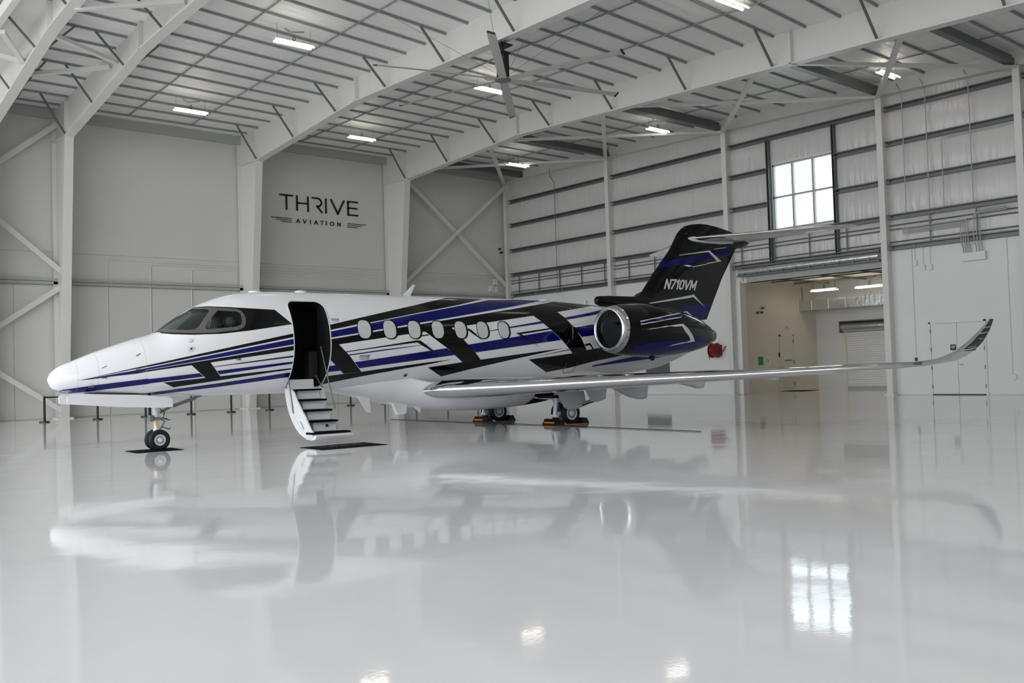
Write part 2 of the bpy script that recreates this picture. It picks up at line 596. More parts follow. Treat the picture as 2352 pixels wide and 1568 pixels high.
# window
win = empty('window_1', (0, (WY0 + WY1) / 2, WZ0)); struct(win, 'bright six-pane window high in the end wall')
W2, H2 = (WY1 - WY0) / 2, WZ1 - WZ0
for a, b, c, d in ((-W2, -W2 + .07, 0, H2), (W2 - .07, W2, 0, H2)):
    mb = MB(); mb.box(-.02, .12, a, b, c, d); mb.build('window_frame', M_GREYP, win)
for c in (0, H2 / 2 - .035, H2 - .07):
    mb = MB(); mb.box(-.02, .12, -W2, W2, c, c + .07); mb.build('window_frame', M_GREYP, win)
for k in (1, 2):
    yy = -W2 + 2 * W2 * k / 3
    mb = MB(); mb.box(-.03, .12, yy - .04, yy + .04, 0, H2); mb.build('mullion', M_GREYP, win)
for k in range(3):
    for j in range(2):
        mb = MB(); mb.box(.04, .05, -W2 + 2 * W2 * k / 3 + .03, -W2 + 2 * W2 * (k + 1) / 3 - .03, j * H2 / 2 + .03, (j + 1) * H2 / 2 - .03)
        mb.build('pane', M_WGLASS, win)
for yy in (-17.08, -20.05):
    mb = MB(); mb.prism([(-.2, yy - .06), (0, yy - .06), (0, yy + .06), (-.2, yy + .06), (-.2, yy + .04), (-.03, yy + .04), (-.03, yy - .04), (-.2, yy - .04)], 2, 5.35, 10.5)
    mb.build('window_jamb', M_GALV, wall_right)

# columns of the end wall
def i_column(name, x, y, z1, depth, w, along, label, group):
    """I column; along='x': web depth runs in x"""
    e = empty(name, (x, y, 0)); tag(e, label, 'column', group)
    mb = MB()
    t = .018
    mb.box(-depth / 2, -depth / 2 + t, -w / 2, w / 2, .04, z1)
    mb.build('flange', M_STEEL, e)
    mb = MB(); mb.box(depth / 2 - t, depth / 2, -w / 2, w / 2, .04, z1); mb.build('flange', M_STEEL, e)
    mb = MB(); mb.box(-depth / 2 + .01, depth / 2 - .01, -w * .42, w * .42, .04, z1); mb.build('web', M_STEEL, e)
    mb = MB(); mb.box(-depth / 2 - .08, depth / 2 + .02, -w / 2 - .07, w / 2 + .07, 0, .045); mb.build('base_plate', M_STEEL, e)
    return e
cl = ['corner column where the two long walls meet, behind the jet', 'white end wall column just left of the tail fin', 'white end wall column left of the opening, behind the tail fin',
      'white end wall column right of the opening, behind the wing tip', 'white end wall column at the right edge of the picture', 'white end wall column beyond the right edge of the picture, nearer one', 'white end wall column beyond the right edge of the picture, farther one']
for i, yc in enumerate(YC):
    i_column('steel_column', -.2, yc - .11, zp(0, yc) - .42, .36, .23, 'x', cl[i], 'end wall columns')
# end wall rafter
er = empty('end_wall_rafter', (0, 0, 0)); tag(er, 'white sloping rafter along the top of the end wall', 'rafter')
mb = MB()
P1 = [(y, zp(0, y) + .2) for y in np.linspace(0, Y_END, 30)]
P0 = [(y, zp(0, y) - .42) for y in np.linspace(0, Y_END, 30)]
mb.prism(P1 + P0[::-1], 0, -.30, -.28); mb.build('web', M_STEEL, er)
mb = MB()
for k in range(29):
    mb.bar((-.2, P0[k][0], P0[k][1]), (-.2, P0[k + 1][0], P0[k + 1][1]), .36, .03)
mb.build('flange', M_STEEL, er)

# struts and cross braces in the roof of the last bay
names = ['back wall', 'the tail fin', 'the high window', 'the right end of the wing', 'the top right corner']
for i, yy in enumerate([-1.8, -8.2, -14.8, -22.0, -26.7]):
    e = empty('roof_strut', (0, yy, zp(-4, yy) - .12)); tag(e, 'dark boxed roof strut of the last bay, number %s counted from the back wall' % ('one', 'two', 'three', 'four', 'five')[i], 'beam', 'dark roof struts')
    mb = MB(); mb.bar((XF[2] + .1, 0, -.16), (-.25, 0, -.16), .24, .2); mb.build('lower_channel', M_GALV, e)
    mb = MB(); mb.bar((XF[2] + .1, .02, .0), (-.25, .02, .0), .14, .12); mb.build('upper_channel', M_DARKST, e)
bl = ['behind the lettered bay corner', 'above the jet engine', 'left of the hanging lamp near the window', 'near the top right corner']
for i in range(4):
    ya, yb = YC[i] - .1, YC[i + 1] - .1
    e = empty('roof_cross_brace', (-3.9, (ya + yb) / 2, 11)); tag(e, 'white crossed roof braces of the last bay, pair %s from the back wall' % ('one', 'two', 'three', 'four')[i], 'brace', 'roof cross braces')
    o = Vector((-3.9, (ya + yb) / 2, 11))
    for (p, q) in ((ya, yb), (yb, ya)):
        a = Vector((-.35, p, zp(0, p) - .50)); b = Vector((XF[2] + .12, q, zp(XF[2], q) - .62))
        mb = MB(); mb.bar(a - o, b - o, .17, .10); mb.build('brace', M_STEEL, e)

e = empty('roof_cross_brace', (X_GIR, -8, 11.6)); tag(e, 'white crossed roof braces at the top left between two close frames', 'brace', 'roof cross braces')
for a, b in (((X_GIR + .1, -9.9), (-23.1, -7.9)), ((X_GIR + .1, -5.3), (-23.1, -7.3)), ((X_GIR + .1, -12.3), (-23.1, -14.0)), ((X_GIR - .1, -7.0), (-26.6, -8.75)), ((X_GIR - .1, -6.9), (-26.6, -6.6)), ((X_GIR - .1, -1.9), (-26.6, -1.4))):
    mb = MB(); mb.bar((a[0] - X_GIR, a[1] + 8, .05), (b[0] - X_GIR, b[1] + 8, .25), .16, .12); mb.build('brace', M_STEEL, e)

# rigid frames
def frame(xf, label):
    e = empty('steel_frame', (xf, 0, 0)); tag(e, label, 'steel frame', 'rigid frames')
    def zb(y):
        d = -y
        if d < 10.35:
            return 10.68 + (zp(xf, -10.35) - .84 - 10.68) * (d - 2.0) / 8.35
        return zp(xf, y) - np.interp(d, [10.35, 17, 22, 48], [.84, .96, .98, 1.0])
    # column
    mb = MB(); mb.prism([(-.1, .04), (-.82, .04), (-2.0, 10.68), (-.1, 10.8)], 0, -.012, .012); mb.build('column_web', M_STEEL, e)
    mb = MB(); mb.bar((0, -.82, .04), (0, -2.0, 10.68), .32, .035, (0, 1, 0)); mb.build('column_flange', M_STEEL, e)
    mb = MB(); mb.box(-.16, .16, -.13, -.1, .04, 12.0); mb.build('column_flange', M_STEEL, e)
    mb = MB(); mb.box(-.28, .28, -.98, -.06, 0, .05); mb.build('base_plate', M_STEEL, e)
    mb = MB(); mb.bar((0, -.1, 10.8), (0, -2.0, 10.69), .3, .03); mb.build('knee_plate', M_STEEL, e)
    # rafter
    yy = [-.1, -2.0] + list(np.linspace(-4, -10.35, 4)) + list(np.linspace(-12, Y_END, 20))
    top = [(y, zp(xf, y) + .16) for y in yy]
    bot = [(y, zb(y) if y <= -2 else 10.8) for y in yy]
    mb = MB(); mb.prism(top + bot[::-1], 0, -.012, .012); mb.build('rafter_web', M_STEEL, e)
    mb = MB()
    for k in range(1, len(bot) - 1):
        mb.bar((0, bot[k][0], bot[k][1]), (0, bot[k + 1][0], bot[k + 1][1]), .34, .035)
    mb.build('rafter_flange', M_STEEL, e)
    for ys_ in (-10.35, -23.3, -36):
        mb = MB(); mb.box(-.17, .17, ys_ - .03, ys_ + .03, zb(ys_) - .05, zp(xf, ys_)); mb.build('splice_plate', M_STEEL, e)
    mb = MB(); mb.box(-.17, .17, -2.02, -1.98, 10.7, 12.0); mb.build('splice_plate', M_STEEL, e)
    for k in range(1, NP_, 3):
        y = YP[k]
        for sd in (-1, 1):
            if sd > 0 and k > 8:
                continue
            mb = MB()
            mb.bar((sd * .98, y, zp(xf + sd, y)), (sd * .14, y - .02, zb(min(y, -2.05)) + .05), .06, .06)
            mb.build('flange_brace', M_DARKST if sd > 0 else M_GALV, e)
    return e
frame(X_GIR, 'white steel rafter frame crossing the top left corner of the picture')
frame(XF[0], 'white steel frame left of the bay above the cockpit, column at far left')
frame(XF[1], 'white steel frame with the ceiling fan, column left of the lettering')
frame(XF[2], 'white steel frame with its column right of the lettering')

# wall cross braces
def wall_brace(label, ends):
    e = empty('wall_cross_brace', (0, -.3, 0)); tag(e, label, 'brace', 'wall cross braces')
    for i, (a, b) in enumerate(ends):
        mb = MB(); mb.bar((a[0], -.02 - .16 * i, a[1]), (b[0], -.02 - .16 * i, b[1]), .1, .2, (0, 0, 1)); mb.build('brace', M_STEEL, e)
wall_brace('white crossed braces on the upper back wall at the far left', [((-29.9, 5.7), (XF[0], 11.5)), ((-29.9, 11.6), (-22.9, 5.62))])
wall_brace('white crossed braces on the lower back wall left of the nose', [((-29.9, .2), (-22.95, 5.13)), ((-29.9, 5.1), (-22.9, .2))])
wall_brace('white crossed braces on the back wall right of the lettering', [((-7.4, 11.65), (0, 5.68)), ((-.1, 11.6), (-7.4, 5.6))])
wall_brace('white crossed braces low on the back wall behind the jet', [((-7.4, 5.2), (0, .2)), ((-.1, 5.2), (-7.4, .2))])

# remaining closing walls
mb = MB(); mb.box(X_END, .3, Y_END - .3, Y_END, 0, 14.8); struct(mb.build('wall_front', M_WALLA))

# ---- side bay behind the opening
AX1, AY0, AY1, AZ = 6.93, -25.0, -14.65, 4.98
mb = MB(); mb.box(.3, AX1 + .2, AY1, AY1 + .2, 0, AZ + .3); wal = struct(mb.build('wall_side_bay_left', M_BEIGE))
mb = MB(); mb.box(AX1, AX1 + .2, AY0, AY1, 0, AZ + .3); wab = struct(mb.build('wall_side_bay_back', M_PANEL))
mb = MB(); mb.box(.3, AX1 + .2, AY0 - .2, AY0, 0, AZ + .3); struct(mb.build('wall_side_bay_right', M_BEIGE))
mb = MB(); mb.box(.3, AX1 + .2, AY0 - .2, AY1 + .2, AZ + .06, AZ + .3); acl = struct(mb.build('ceiling_side_bay', M_BEIGE))
y = AY1 - .75
while y > AY0:
    mb = MB(); mb.bar((.4, y, AZ + .03), (AX1, y, AZ + .03), .05, .06); mb.build('joist', M_GALV, acl); y -= 1.9
for x in (1.6, 3.4, 5.2):
    mb = MB(); mb.bar((x, AY0, AZ - .02), (x, AY1, AZ - .02), .04, .05); mb.build('joist', M_GALV, acl)
# header beam, rolling door hood and guides of the opening
e = empty('rolling_door_header', (0, (OY0 + OY1) / 2, OZ)); tag(e, 'grey steel header with rolled-up door hood over the wide opening', 'door header')
hw = (OY1 - OY0) / 2
mb = MB(); mb.box(-.04, .34, -hw + .1, hw - .34, 0, .24); mb.build('header_beam', M_GREYP, e)
mb = MB(); mb.box(-.30, -.02, -hw + .05, hw - .05, .24, .3); mb.build('shelf', M_GALV, e)
mb = MB(); mb.lathe([(-hw + .06, .15), (hw - .12, .15)], (-.2, 0, .44), 'y', 16); mb.build('hood', M_DUCT, e, smooth=40)
k = -hw + .4
while k < hw - .4:
    mb = MB(); mb.box(-.37, -.34, k, k + .06, .28, .36); mb.build('bracket', M_GALV, e); k += .62
mb = MB(); mb.box(-.26, -.02, -hw + .05, hw - .05, .60, .66); mb.build('shelf', M_GALV, e)
mb = MB(); mb.box(-.1, .3, hw - .05, hw, -OZ + .02, 0.1); mb.build('door_guide', M_STEEL, e)
mb = MB(); mb.tube(bend([(-.1, hw - .2, .45), (-.1, hw - .14, .05), (.3, hw - .45, -.03), (3, hw - .5, -.03)], .15), .03, 8); mb.build('conduit', M_BEIGE, e, smooth=40)
FUS_DECALS = {
 'l1':('k',[(-1.486,-0.177),(-1.367,-0.131),(-1.245,-0.098),(-1.123,-0.067),(-1.016,-0.04),(-0.909,-0.015),(-0.8,0.008),(-0.691,0.028),(-0.58,0.047),(-0.45,0.066),(-0.318,0.086),(-0.214,0.106),(-0.109,0.122),(-0.003,0.129),(0.102,0.119),(0.209,0.095),(0.316,0.072),(0.425,0.056),(0.534,0.043),(0.645,0.032),(0.756,0.024),(0.868,0.021),(0.982,0.021),(1.096,0.023),(1.211,0.028),(1.328,0.035),(1.446,0.044),(1.566,0.055),(1.688,0.069),(1.811,0.085),(1.936,0.102),(2.064,0.122),(2.193,0.142),(2.324,0.163),(2.456,0.185),(2.456,0.12),(2.324,0.1),(2.194,0.08),(2.065,0.061),(1.938,0.043),(1.813,0.027),(1.69,0.013),(1.568,-0),(1.449,-0.012),(1.33,-0.022),(1.214,-0.029),(1.098,-0.033),(0.983,-0.035),(0.87,-0.035),(0.757,-0.032),(0.646,-0.024),(0.535,-0.011),(0.425,0.003),(0.316,0.018),(0.208,0.041),(0.101,0.064),(-0.005,0.073),(-0.11,0.066),(-0.215,0.051),(-0.319,0.032),(-0.451,0.02),(-0.581,0.009),(-0.691,-0.008),(-0.8,-0.026),(-0.909,-0.046),(-1.016,-0.065),(-1.123,-0.087),(-1.245,-0.112),(-1.367,-0.138)]),
 'l2':('b',[(-1.439,-0.163),(-1.335,-0.139),(-1.229,-0.121),(-1.123,-0.103),(-1.019,-0.09),(-0.915,-0.078),(-0.809,-0.065),(-0.703,-0.053),(-0.596,-0.04),(-0.489,-0.028),(-0.319,0.005),(-0.215,0.023),(-0.111,0.038),(-0.005,0.045),(0.101,0.036),(0.208,0.014),(0.316,-0.009),(0.425,-0.026),(0.536,-0.041),(0.647,-0.053),(0.758,-0.061),(0.871,-0.064),(0.985,-0.064),(1.099,-0.062),(1.215,-0.058),(1.332,-0.051),(1.45,-0.042),(1.57,-0.03),(1.691,-0.016),(1.814,-0.001),(1.939,0.015),(2.066,0.032),(2.195,0.05),(2.325,0.069),(2.456,0.089),(2.452,-0.012),(2.321,-0.031),(2.192,-0.049),(2.064,-0.066),(1.939,-0.083),(1.814,-0.097),(1.692,-0.111),(1.571,-0.122),(1.451,-0.132),(1.333,-0.139),(1.216,-0.145),(1.101,-0.147),(0.986,-0.148),(0.872,-0.146),(0.76,-0.142),(0.648,-0.133),(0.536,-0.12),(0.426,-0.105),(0.316,-0.088),(0.208,-0.063),(0.1,-0.037),(-0.006,-0.026),(-0.111,-0.031),(-0.216,-0.046),(-0.32,-0.063),(-0.488,-0.123),(-0.596,-0.132),(-0.703,-0.142),(-0.809,-0.151),(-0.914,-0.161),(-1.018,-0.17),(-1.122,-0.179),(-1.299,-0.179)]),
 'l3':('k',[(-0.989,-0.173),(-0.89,-0.164),(-0.79,-0.153),(-0.69,-0.143),(-0.59,-0.133),(-0.488,-0.123),(-0.319,-0.078),(-0.216,-0.062),(-0.111,-0.049),(-0.006,-0.044),(0.1,-0.056),(0.208,-0.081),(0.317,-0.106),(0.426,-0.124),(0.537,-0.139),(0.648,-0.152),(0.76,-0.161),(0.873,-0.166),(0.987,-0.168),(1.102,-0.168),(1.217,-0.166),(1.334,-0.161),(1.452,-0.154),(1.571,-0.145),(1.693,-0.134),(1.815,-0.121),(1.939,-0.108),(2.065,-0.092),(2.192,-0.075),(2.321,-0.058),(2.451,-0.04),(2.45,-0.132),(2.32,-0.148),(2.192,-0.162),(2.066,-0.176),(1.94,-0.19),(1.817,-0.201),(1.695,-0.212),(1.574,-0.221),(1.454,-0.228),(1.337,-0.234),(1.22,-0.237),(1.104,-0.237),(0.989,-0.236),(0.875,-0.233),(0.762,-0.228),(0.65,-0.217),(0.538,-0.204),(0.427,-0.188),(0.318,-0.169),(0.208,-0.144),(0.101,-0.118),(-0.006,-0.105),(-0.111,-0.107),(-0.215,-0.118),(-0.319,-0.131),(-0.488,-0.165),(-0.589,-0.168),(-0.69,-0.17),(-0.79,-0.172),(-0.89,-0.173)]),
 'z1':('k',[(0.444,-0.193),(0.552,-0.197),(0.661,-0.199),(0.771,-0.199),(0.846,-0.334),(0.928,-0.47),(1.017,-0.61),(0.879,-0.613),(0.742,-0.613),(0.636,-0.474),(0.537,-0.335)]),
 'l4':('k',[(-0.021,-0.573),(0.102,-0.572),(0.228,-0.582),(0.355,-0.592),(0.483,-0.599),(0.612,-0.605),(0.742,-0.609),(0.878,-0.609),(1.016,-0.607),(1.139,-0.604),(1.263,-0.6),(1.387,-0.594),(1.513,-0.586),(1.641,-0.577),(1.77,-0.567),(1.9,-0.557),(2.031,-0.545),(2.165,-0.532),(2.299,-0.52),(2.435,-0.507),(2.433,-0.535),(2.304,-0.553),(2.177,-0.571),(2.051,-0.589),(1.926,-0.606),(1.803,-0.623),(1.681,-0.64),(1.56,-0.656),(1.441,-0.671),(1.322,-0.686),(1.205,-0.7),(1.088,-0.712),(0.973,-0.725),(0.858,-0.738),(0.744,-0.75),(0.631,-0.761),(0.518,-0.772),(0.406,-0.784),(0.295,-0.797),(0.185,-0.811)]),
 'l5':('b',[(-1.784,-1.571),(-1.66,-0.856),(-1.494,-0.685),(-1.4,-0.625),(-1.304,-0.583),(-1.208,-0.549),(-1.111,-0.52),(-1.011,-0.5),(-0.91,-0.483),(-0.808,-0.466),(-0.706,-0.45),(-0.603,-0.434),(-0.5,-0.419),(-0.395,-0.405),(-0.291,-0.389),(-0.306,-0.415),(-0.198,-0.398),(-0.088,-0.384),(0.023,-0.38),(0.136,-0.392),(0.252,-0.411),(0.368,-0.427),(0.485,-0.439),(0.603,-0.45),(0.695,-0.562),(0.581,-0.559),(0.468,-0.555),(0.355,-0.55),(0.244,-0.543),(0.133,-0.535),(0.024,-0.533),(-0.082,-0.546),(-0.187,-0.568),(-0.29,-0.594),(-0.272,-0.602),(-0.375,-0.629),(-0.477,-0.655),(-0.579,-0.683),(-0.68,-0.713),(-0.78,-0.746),(-0.88,-0.782),(-0.979,-0.822),(-1.077,-0.867),(-1.174,-0.923),(-1.272,-0.99),(-1.368,-1.083),(-1.46,-1.233),(-1.536,-1.466),(-1.589,-1.571),(-1.678,-1.571)]),
 'l6':('b',[(0.93,-0.458),(1.049,-0.458),(1.169,-0.457),(1.29,-0.454),(1.412,-0.449),(1.535,-0.442),(1.66,-0.434),(1.786,-0.424),(1.913,-0.414),(2.042,-0.402),(2.172,-0.389),(2.304,-0.377),(2.437,-0.363),(2.437,-0.406),(2.309,-0.422),(2.183,-0.438),(2.058,-0.454),(1.935,-0.469),(1.813,-0.483),(1.692,-0.497),(1.572,-0.51),(1.454,-0.521),(1.337,-0.531),(1.221,-0.541),(1.105,-0.548),(0.991,-0.554)]),
 'l7':('k',[(0.855,-0.341),(0.97,-0.343),(1.086,-0.342),(1.203,-0.341),(1.321,-0.337),(1.44,-0.331),(1.561,-0.324),(1.682,-0.314),(1.805,-0.304),(1.93,-0.292),(2.056,-0.279),(2.184,-0.265),(2.313,-0.251),(2.443,-0.236),(2.439,-0.27),(2.31,-0.283),(2.182,-0.296),(2.056,-0.308),(1.93,-0.319),(1.807,-0.329),(1.685,-0.338),(1.564,-0.346),(1.444,-0.352),(1.326,-0.357),(1.209,-0.359),(1.092,-0.36),(0.977,-0.358),(0.862,-0.355)]),
 'l8':('b',[(-0.435,-1.393),(-0.34,-1.22),(-0.234,-1.11),(-0.123,-1.026),(-0.018,-0.973),(0.089,-0.937),(0.2,-0.913),(0.313,-0.895),(0.426,-0.879),(0.541,-0.865),(0.657,-0.852),(0.774,-0.839),(0.891,-0.825),(1.009,-0.812),(1.122,-0.796),(1.236,-0.781),(1.351,-0.765),(1.467,-0.749),(1.584,-0.732),(1.702,-0.714),(1.821,-0.697),(1.942,-0.679),(2.064,-0.661),(2.187,-0.642),(2.311,-0.624),(2.437,-0.606),(2.432,-0.721),(2.299,-0.74),(2.167,-0.76),(2.036,-0.779),(1.907,-0.799),(1.78,-0.818),(1.653,-0.838),(1.528,-0.858),(1.405,-0.877),(1.282,-0.896),(1.161,-0.915),(1.04,-0.934),(0.919,-0.951),(0.799,-0.969),(0.679,-0.987),(0.561,-1.006),(0.444,-1.028),(0.329,-1.054),(0.215,-1.085),(0.104,-1.125),(-0.003,-1.183),(-0.104,-1.27),(-0.192,-1.419),(-0.314,-1.41)]),
 'w0':('w',[(-1.66,-0.856),(-1.531,-0.982),(-1.537,-1.034),(-1.623,-0.915)]),
 'b1':('k',[(3.257,0.344),(3.4,0.372),(3.545,0.402),(3.693,0.432),(3.842,0.463),(3.994,0.496),(4.158,0.53),(4.325,0.566),(4.495,0.603),(4.668,0.642),(4.845,0.683),(5.025,0.726),(5.21,0.772),(5.4,0.821),(5.595,0.874),(5.79,0.931),(5.992,0.995),(6.205,1.068),(6.433,1.158),(6.696,1.288),(6.901,1.286),(7.109,1.283),(7.319,1.281),(7.532,1.279),(7.748,1.277),(7.393,1.114),(7.088,1.006),(6.807,0.919),(6.594,0.867),(6.388,0.819),(6.187,0.774),(5.991,0.732),(5.8,0.693),(5.612,0.655),(5.428,0.619),(5.247,0.585),(5.07,0.551),(4.895,0.519),(4.723,0.488),(4.555,0.458),(4.388,0.429),(4.224,0.401),(3.934,0.363),(3.759,0.332),(3.587,0.302),(3.417,0.273),(3.25,0.244)]),
 'b2':('b',[(3.253,0.215),(3.42,0.243),(3.589,0.27),(3.76,0.299),(3.934,0.328),(4.092,0.356),(4.252,0.385),(4.415,0.414),(4.58,0.444),(4.748,0.475),(4.919,0.508),(5.088,0.537),(5.26,0.568),(5.435,0.6),(5.613,0.633),(5.795,0.668),(5.98,0.704),(6.168,0.742),(6.361,0.782),(6.558,0.824),(6.761,0.87),(6.969,0.919),(7.243,0.991),(7.533,1.076),(7.849,1.186),(8.059,1.208),(8.273,1.232),(8.492,1.26),(8.718,1.293),(8.935,1.294),(9.157,1.297),(9.384,1.303),(9.615,1.312),(9.255,1.152),(8.956,1.052),(8.681,0.974),(8.421,0.907),(8.186,0.858),(7.957,0.812),(7.733,0.769),(7.516,0.729),(7.303,0.691),(7.095,0.655),(6.89,0.621),(6.69,0.588),(6.493,0.556),(6.299,0.526),(6.111,0.498),(5.925,0.471),(5.741,0.444),(5.561,0.418),(5.383,0.393),(5.208,0.368),(5.034,0.344),(4.864,0.32),(4.693,0.297),(4.524,0.274),(4.357,0.251),(4.193,0.229),(4.03,0.207),(3.87,0.185),(3.712,0.164),(3.555,0.144),(3.4,0.123),(3.248,0.103)]),
 'b3':('k',[(3.245,0.074),(3.404,0.095),(3.566,0.116),(3.729,0.138),(3.894,0.16),(4.061,0.182),(4.231,0.205),(4.385,0.225),(4.541,0.246),(4.699,0.267),(4.859,0.288),(5.021,0.31),(5.185,0.332),(5.351,0.355),(5.519,0.378),(5.689,0.402),(5.862,0.426),(6.037,0.451),(6.215,0.476),(6.395,0.503),(6.578,0.529),(6.763,0.556),(6.95,0.584),(7.141,0.613),(7.334,0.643),(7.532,0.675),(7.732,0.707),(7.937,0.742),(8.146,0.778),(8.36,0.816),(8.6,0.864),(8.848,0.917),(9.107,0.976),(9.379,1.046),(9.671,1.133),(10.011,1.265),(10.238,1.249),(10.483,1.25),(10.749,1.27),(10.975,1.272),(11.203,1.271),(11.44,1.277),(10.969,1.063),(10.611,0.95),(10.29,0.868),(9.994,0.805),(9.712,0.751),(9.418,0.704),(9.131,0.661),(8.853,0.621),(8.638,0.592),(8.427,0.564),(8.22,0.537),(8.016,0.51),(7.815,0.485),(7.617,0.46),(7.422,0.436),(7.23,0.413),(7.041,0.39),(6.854,0.368),(6.67,0.346),(6.488,0.324),(6.308,0.303),(6.123,0.282),(5.94,0.262),(5.759,0.242),(5.581,0.222),(5.416,0.203),(5.253,0.185),(5.092,0.166),(4.933,0.149),(4.775,0.131),(4.619,0.114),(4.465,0.096),(4.313,0.079),(4.162,0.063),(4.013,0.046),(3.865,0.03),(3.719,0.013),(3.575,-0.003),(3.432,-0.021)]),
 'd1':('k',[(3.432,-0.021),(3.561,-0.142),(3.701,-0.265),(3.807,-0.38),(3.924,-0.502),(4.053,-0.634),(3.848,-0.654),(3.646,-0.674),(3.503,-0.551),(3.371,-0.437),(3.247,-0.33),(3.236,-0.19),(3.235,-0.053),(3.244,0.074)]),
 'q0':('b',[(3.251,-0.485),(3.401,-0.458),(3.551,-0.595),(3.393,-0.607),(3.237,-0.62)]),
 'c1':('k',[(4.054,-0.636),(4.198,-0.618),(4.342,-0.599),(4.489,-0.58),(4.637,-0.562),(4.786,-0.544),(4.937,-0.525),(5.089,-0.507),(5.255,-0.488),(5.424,-0.469),(5.593,-0.451),(5.772,-0.434),(5.953,-0.417),(6.136,-0.4),(6.321,-0.382),(6.14,-0.413),(5.961,-0.444),(5.784,-0.475),(5.61,-0.507),(5.442,-0.531),(5.276,-0.556),(5.113,-0.581),(4.965,-0.606),(4.819,-0.631),(4.675,-0.656),(4.533,-0.681),(4.392,-0.707),(4.252,-0.733),(4.114,-0.76),(3.982,-0.791),(3.851,-0.822),(3.721,-0.854),(3.593,-0.887),(3.467,-0.921),(3.343,-0.957),(3.221,-0.995),(3.22,-0.737),(3.361,-0.718),(3.504,-0.699),(3.648,-0.68),(3.85,-0.658)]),
 'd2':('k',[(5.582,0.222),(5.76,0.242),(5.94,0.262),(6.123,0.283),(6.308,0.304),(6.395,0.245),(6.501,0.149),(6.614,0.054),(6.734,-0.046),(6.755,-0.051),(6.946,-0.231),(7.129,-0.403),(6.959,-0.42),(6.792,-0.437),(6.626,-0.454),(6.454,-0.336),(6.294,-0.225),(6.146,-0.117),(5.995,-0.025),(5.851,0.059),(5.714,0.14)]),
 'e2':('k',[(5.719,-0.57),(5.896,-0.547),(6.076,-0.524),(6.258,-0.501),(6.442,-0.478),(6.628,-0.455),(6.793,-0.438),(6.96,-0.421),(7.129,-0.403),(7.316,-0.383),(7.505,-0.363),(7.697,-0.342),(7.891,-0.322),(8.087,-0.301),(8.275,-0.283),(8.464,-0.265),(8.656,-0.246),(8.85,-0.227),(9.047,-0.209),(9.246,-0.19),(9.448,-0.171),(9.653,-0.152),(9.45,-0.185),(9.25,-0.217),(9.054,-0.249),(8.86,-0.281),(8.67,-0.312),(8.482,-0.344),(8.297,-0.376),(8.115,-0.409),(7.928,-0.443),(7.743,-0.478),(7.561,-0.513),(7.382,-0.549),(7.206,-0.585),(7.032,-0.621),(6.859,-0.663),(6.688,-0.707),(6.521,-0.751),(6.357,-0.797),(6.196,-0.845),(5.946,-0.698)]),
 's2':('b',[(8.504,-0.394),(8.684,-0.363),(8.867,-0.333),(9.053,-0.303),(9.241,-0.273),(9.432,-0.243),(9.626,-0.212),(9.824,-0.182),(9.851,-0.199),(9.649,-0.227),(9.451,-0.255),(9.256,-0.283),(9.064,-0.31),(8.875,-0.338),(8.688,-0.366)]),
 'f3':('k',[(8.853,0.621),(9.131,0.661),(9.417,0.704),(9.712,0.751),(9.872,0.588),(9.961,0.46),(10.068,0.339),(10.245,0.105),(10.342,-0.06),(10.454,-0.212),(10.206,-0.25),(9.966,-0.286),(9.843,-0.177),(9.596,0.045),(9.459,0.142),(9.331,0.241),(9.179,0.349),(9.041,0.463)]),
 'g3':('k',[(8.58,-0.425),(8.77,-0.405),(8.963,-0.386),(9.158,-0.366),(9.355,-0.347),(9.556,-0.327),(9.759,-0.308),(9.966,-0.288),(10.207,-0.251),(10.454,-0.213),(10.641,-0.185),(10.885,-0.157),(11.133,-0.129),(11.377,-0.136),(11.629,-0.144),(11.887,-0.153),(11.942,-0.389),(11.666,-0.421),(11.398,-0.454),(11.139,-0.486),(10.888,-0.519),(10.664,-0.563),(10.447,-0.608),(10.237,-0.654),(10.033,-0.701),(9.795,-0.739),(9.563,-0.78),(9.337,-0.823),(9.059,-0.673),(8.809,-0.543)]),
 'ra':('b',[(9.873,0.588),(10.117,0.632),(10.37,0.681),(10.638,0.739),(10.921,0.807),(11.276,0.916),(11.681,1.068),(11.52,0.877),(10.961,0.721),(10.683,0.664),(10.416,0.614),(10.162,0.571),(9.917,0.533)]),
 'rb':('k',[(10.019,0.385),(10.267,0.426),(10.525,0.472),(10.279,0.43),(10.041,0.394)]),
 'rc':('b',[(10.075,0.332),(10.367,0.372),(10.673,0.416),(10.992,0.466),(11.265,0.505),(11.142,0.205),(10.926,0.18),(10.59,0.146),(10.267,0.116)]),
 'rd':('k',[(10.351,-0.06),(10.561,-0.024),(10.703,-0.186),(10.652,-0.185),(10.551,-0.082),(10.392,-0.104)]),
 're':('b',[(10.825,-0.666),(11.058,-0.629),(11.299,-0.593),(11.547,-0.557),(11.804,-0.522),(12.069,-0.488),(12.344,-0.455),(12.613,-0.444),(12.89,-0.435),(13.174,-0.429),(13.468,-0.428),(13.773,-0.433),(14.154,-0.454),(14.56,-0.517),(15,-0.639),(15.532,-0.967),(15.115,-0.814),(14.756,-0.783),(14.391,-0.677),(14.058,-0.626),(13.746,-0.608),(13.447,-0.603),(13.16,-0.606),(12.869,-0.607),(12.588,-0.612),(12.315,-0.621),(12.053,-0.632),(11.799,-0.644),(11.552,-0.658),(11.311,-0.673),(11.077,-0.689),(10.849,-0.705)]),
 'qa':('k',[(3.812,-0.064),(3.972,-0.044),(4.134,-0.024),(4.298,-0.003),(4.464,0.016),(4.632,0.034),(4.802,0.053),(4.973,0.073),(5.147,0.092),(5.447,0.146),(5.66,0.168),(5.666,0.146),(5.444,0.125),(5.272,0.105),(5.102,0.086),(4.935,0.068),(4.769,0.049),(4.605,0.031),(4.443,0.013),(4.282,-0.005),(4.124,-0.025),(3.967,-0.045)]),
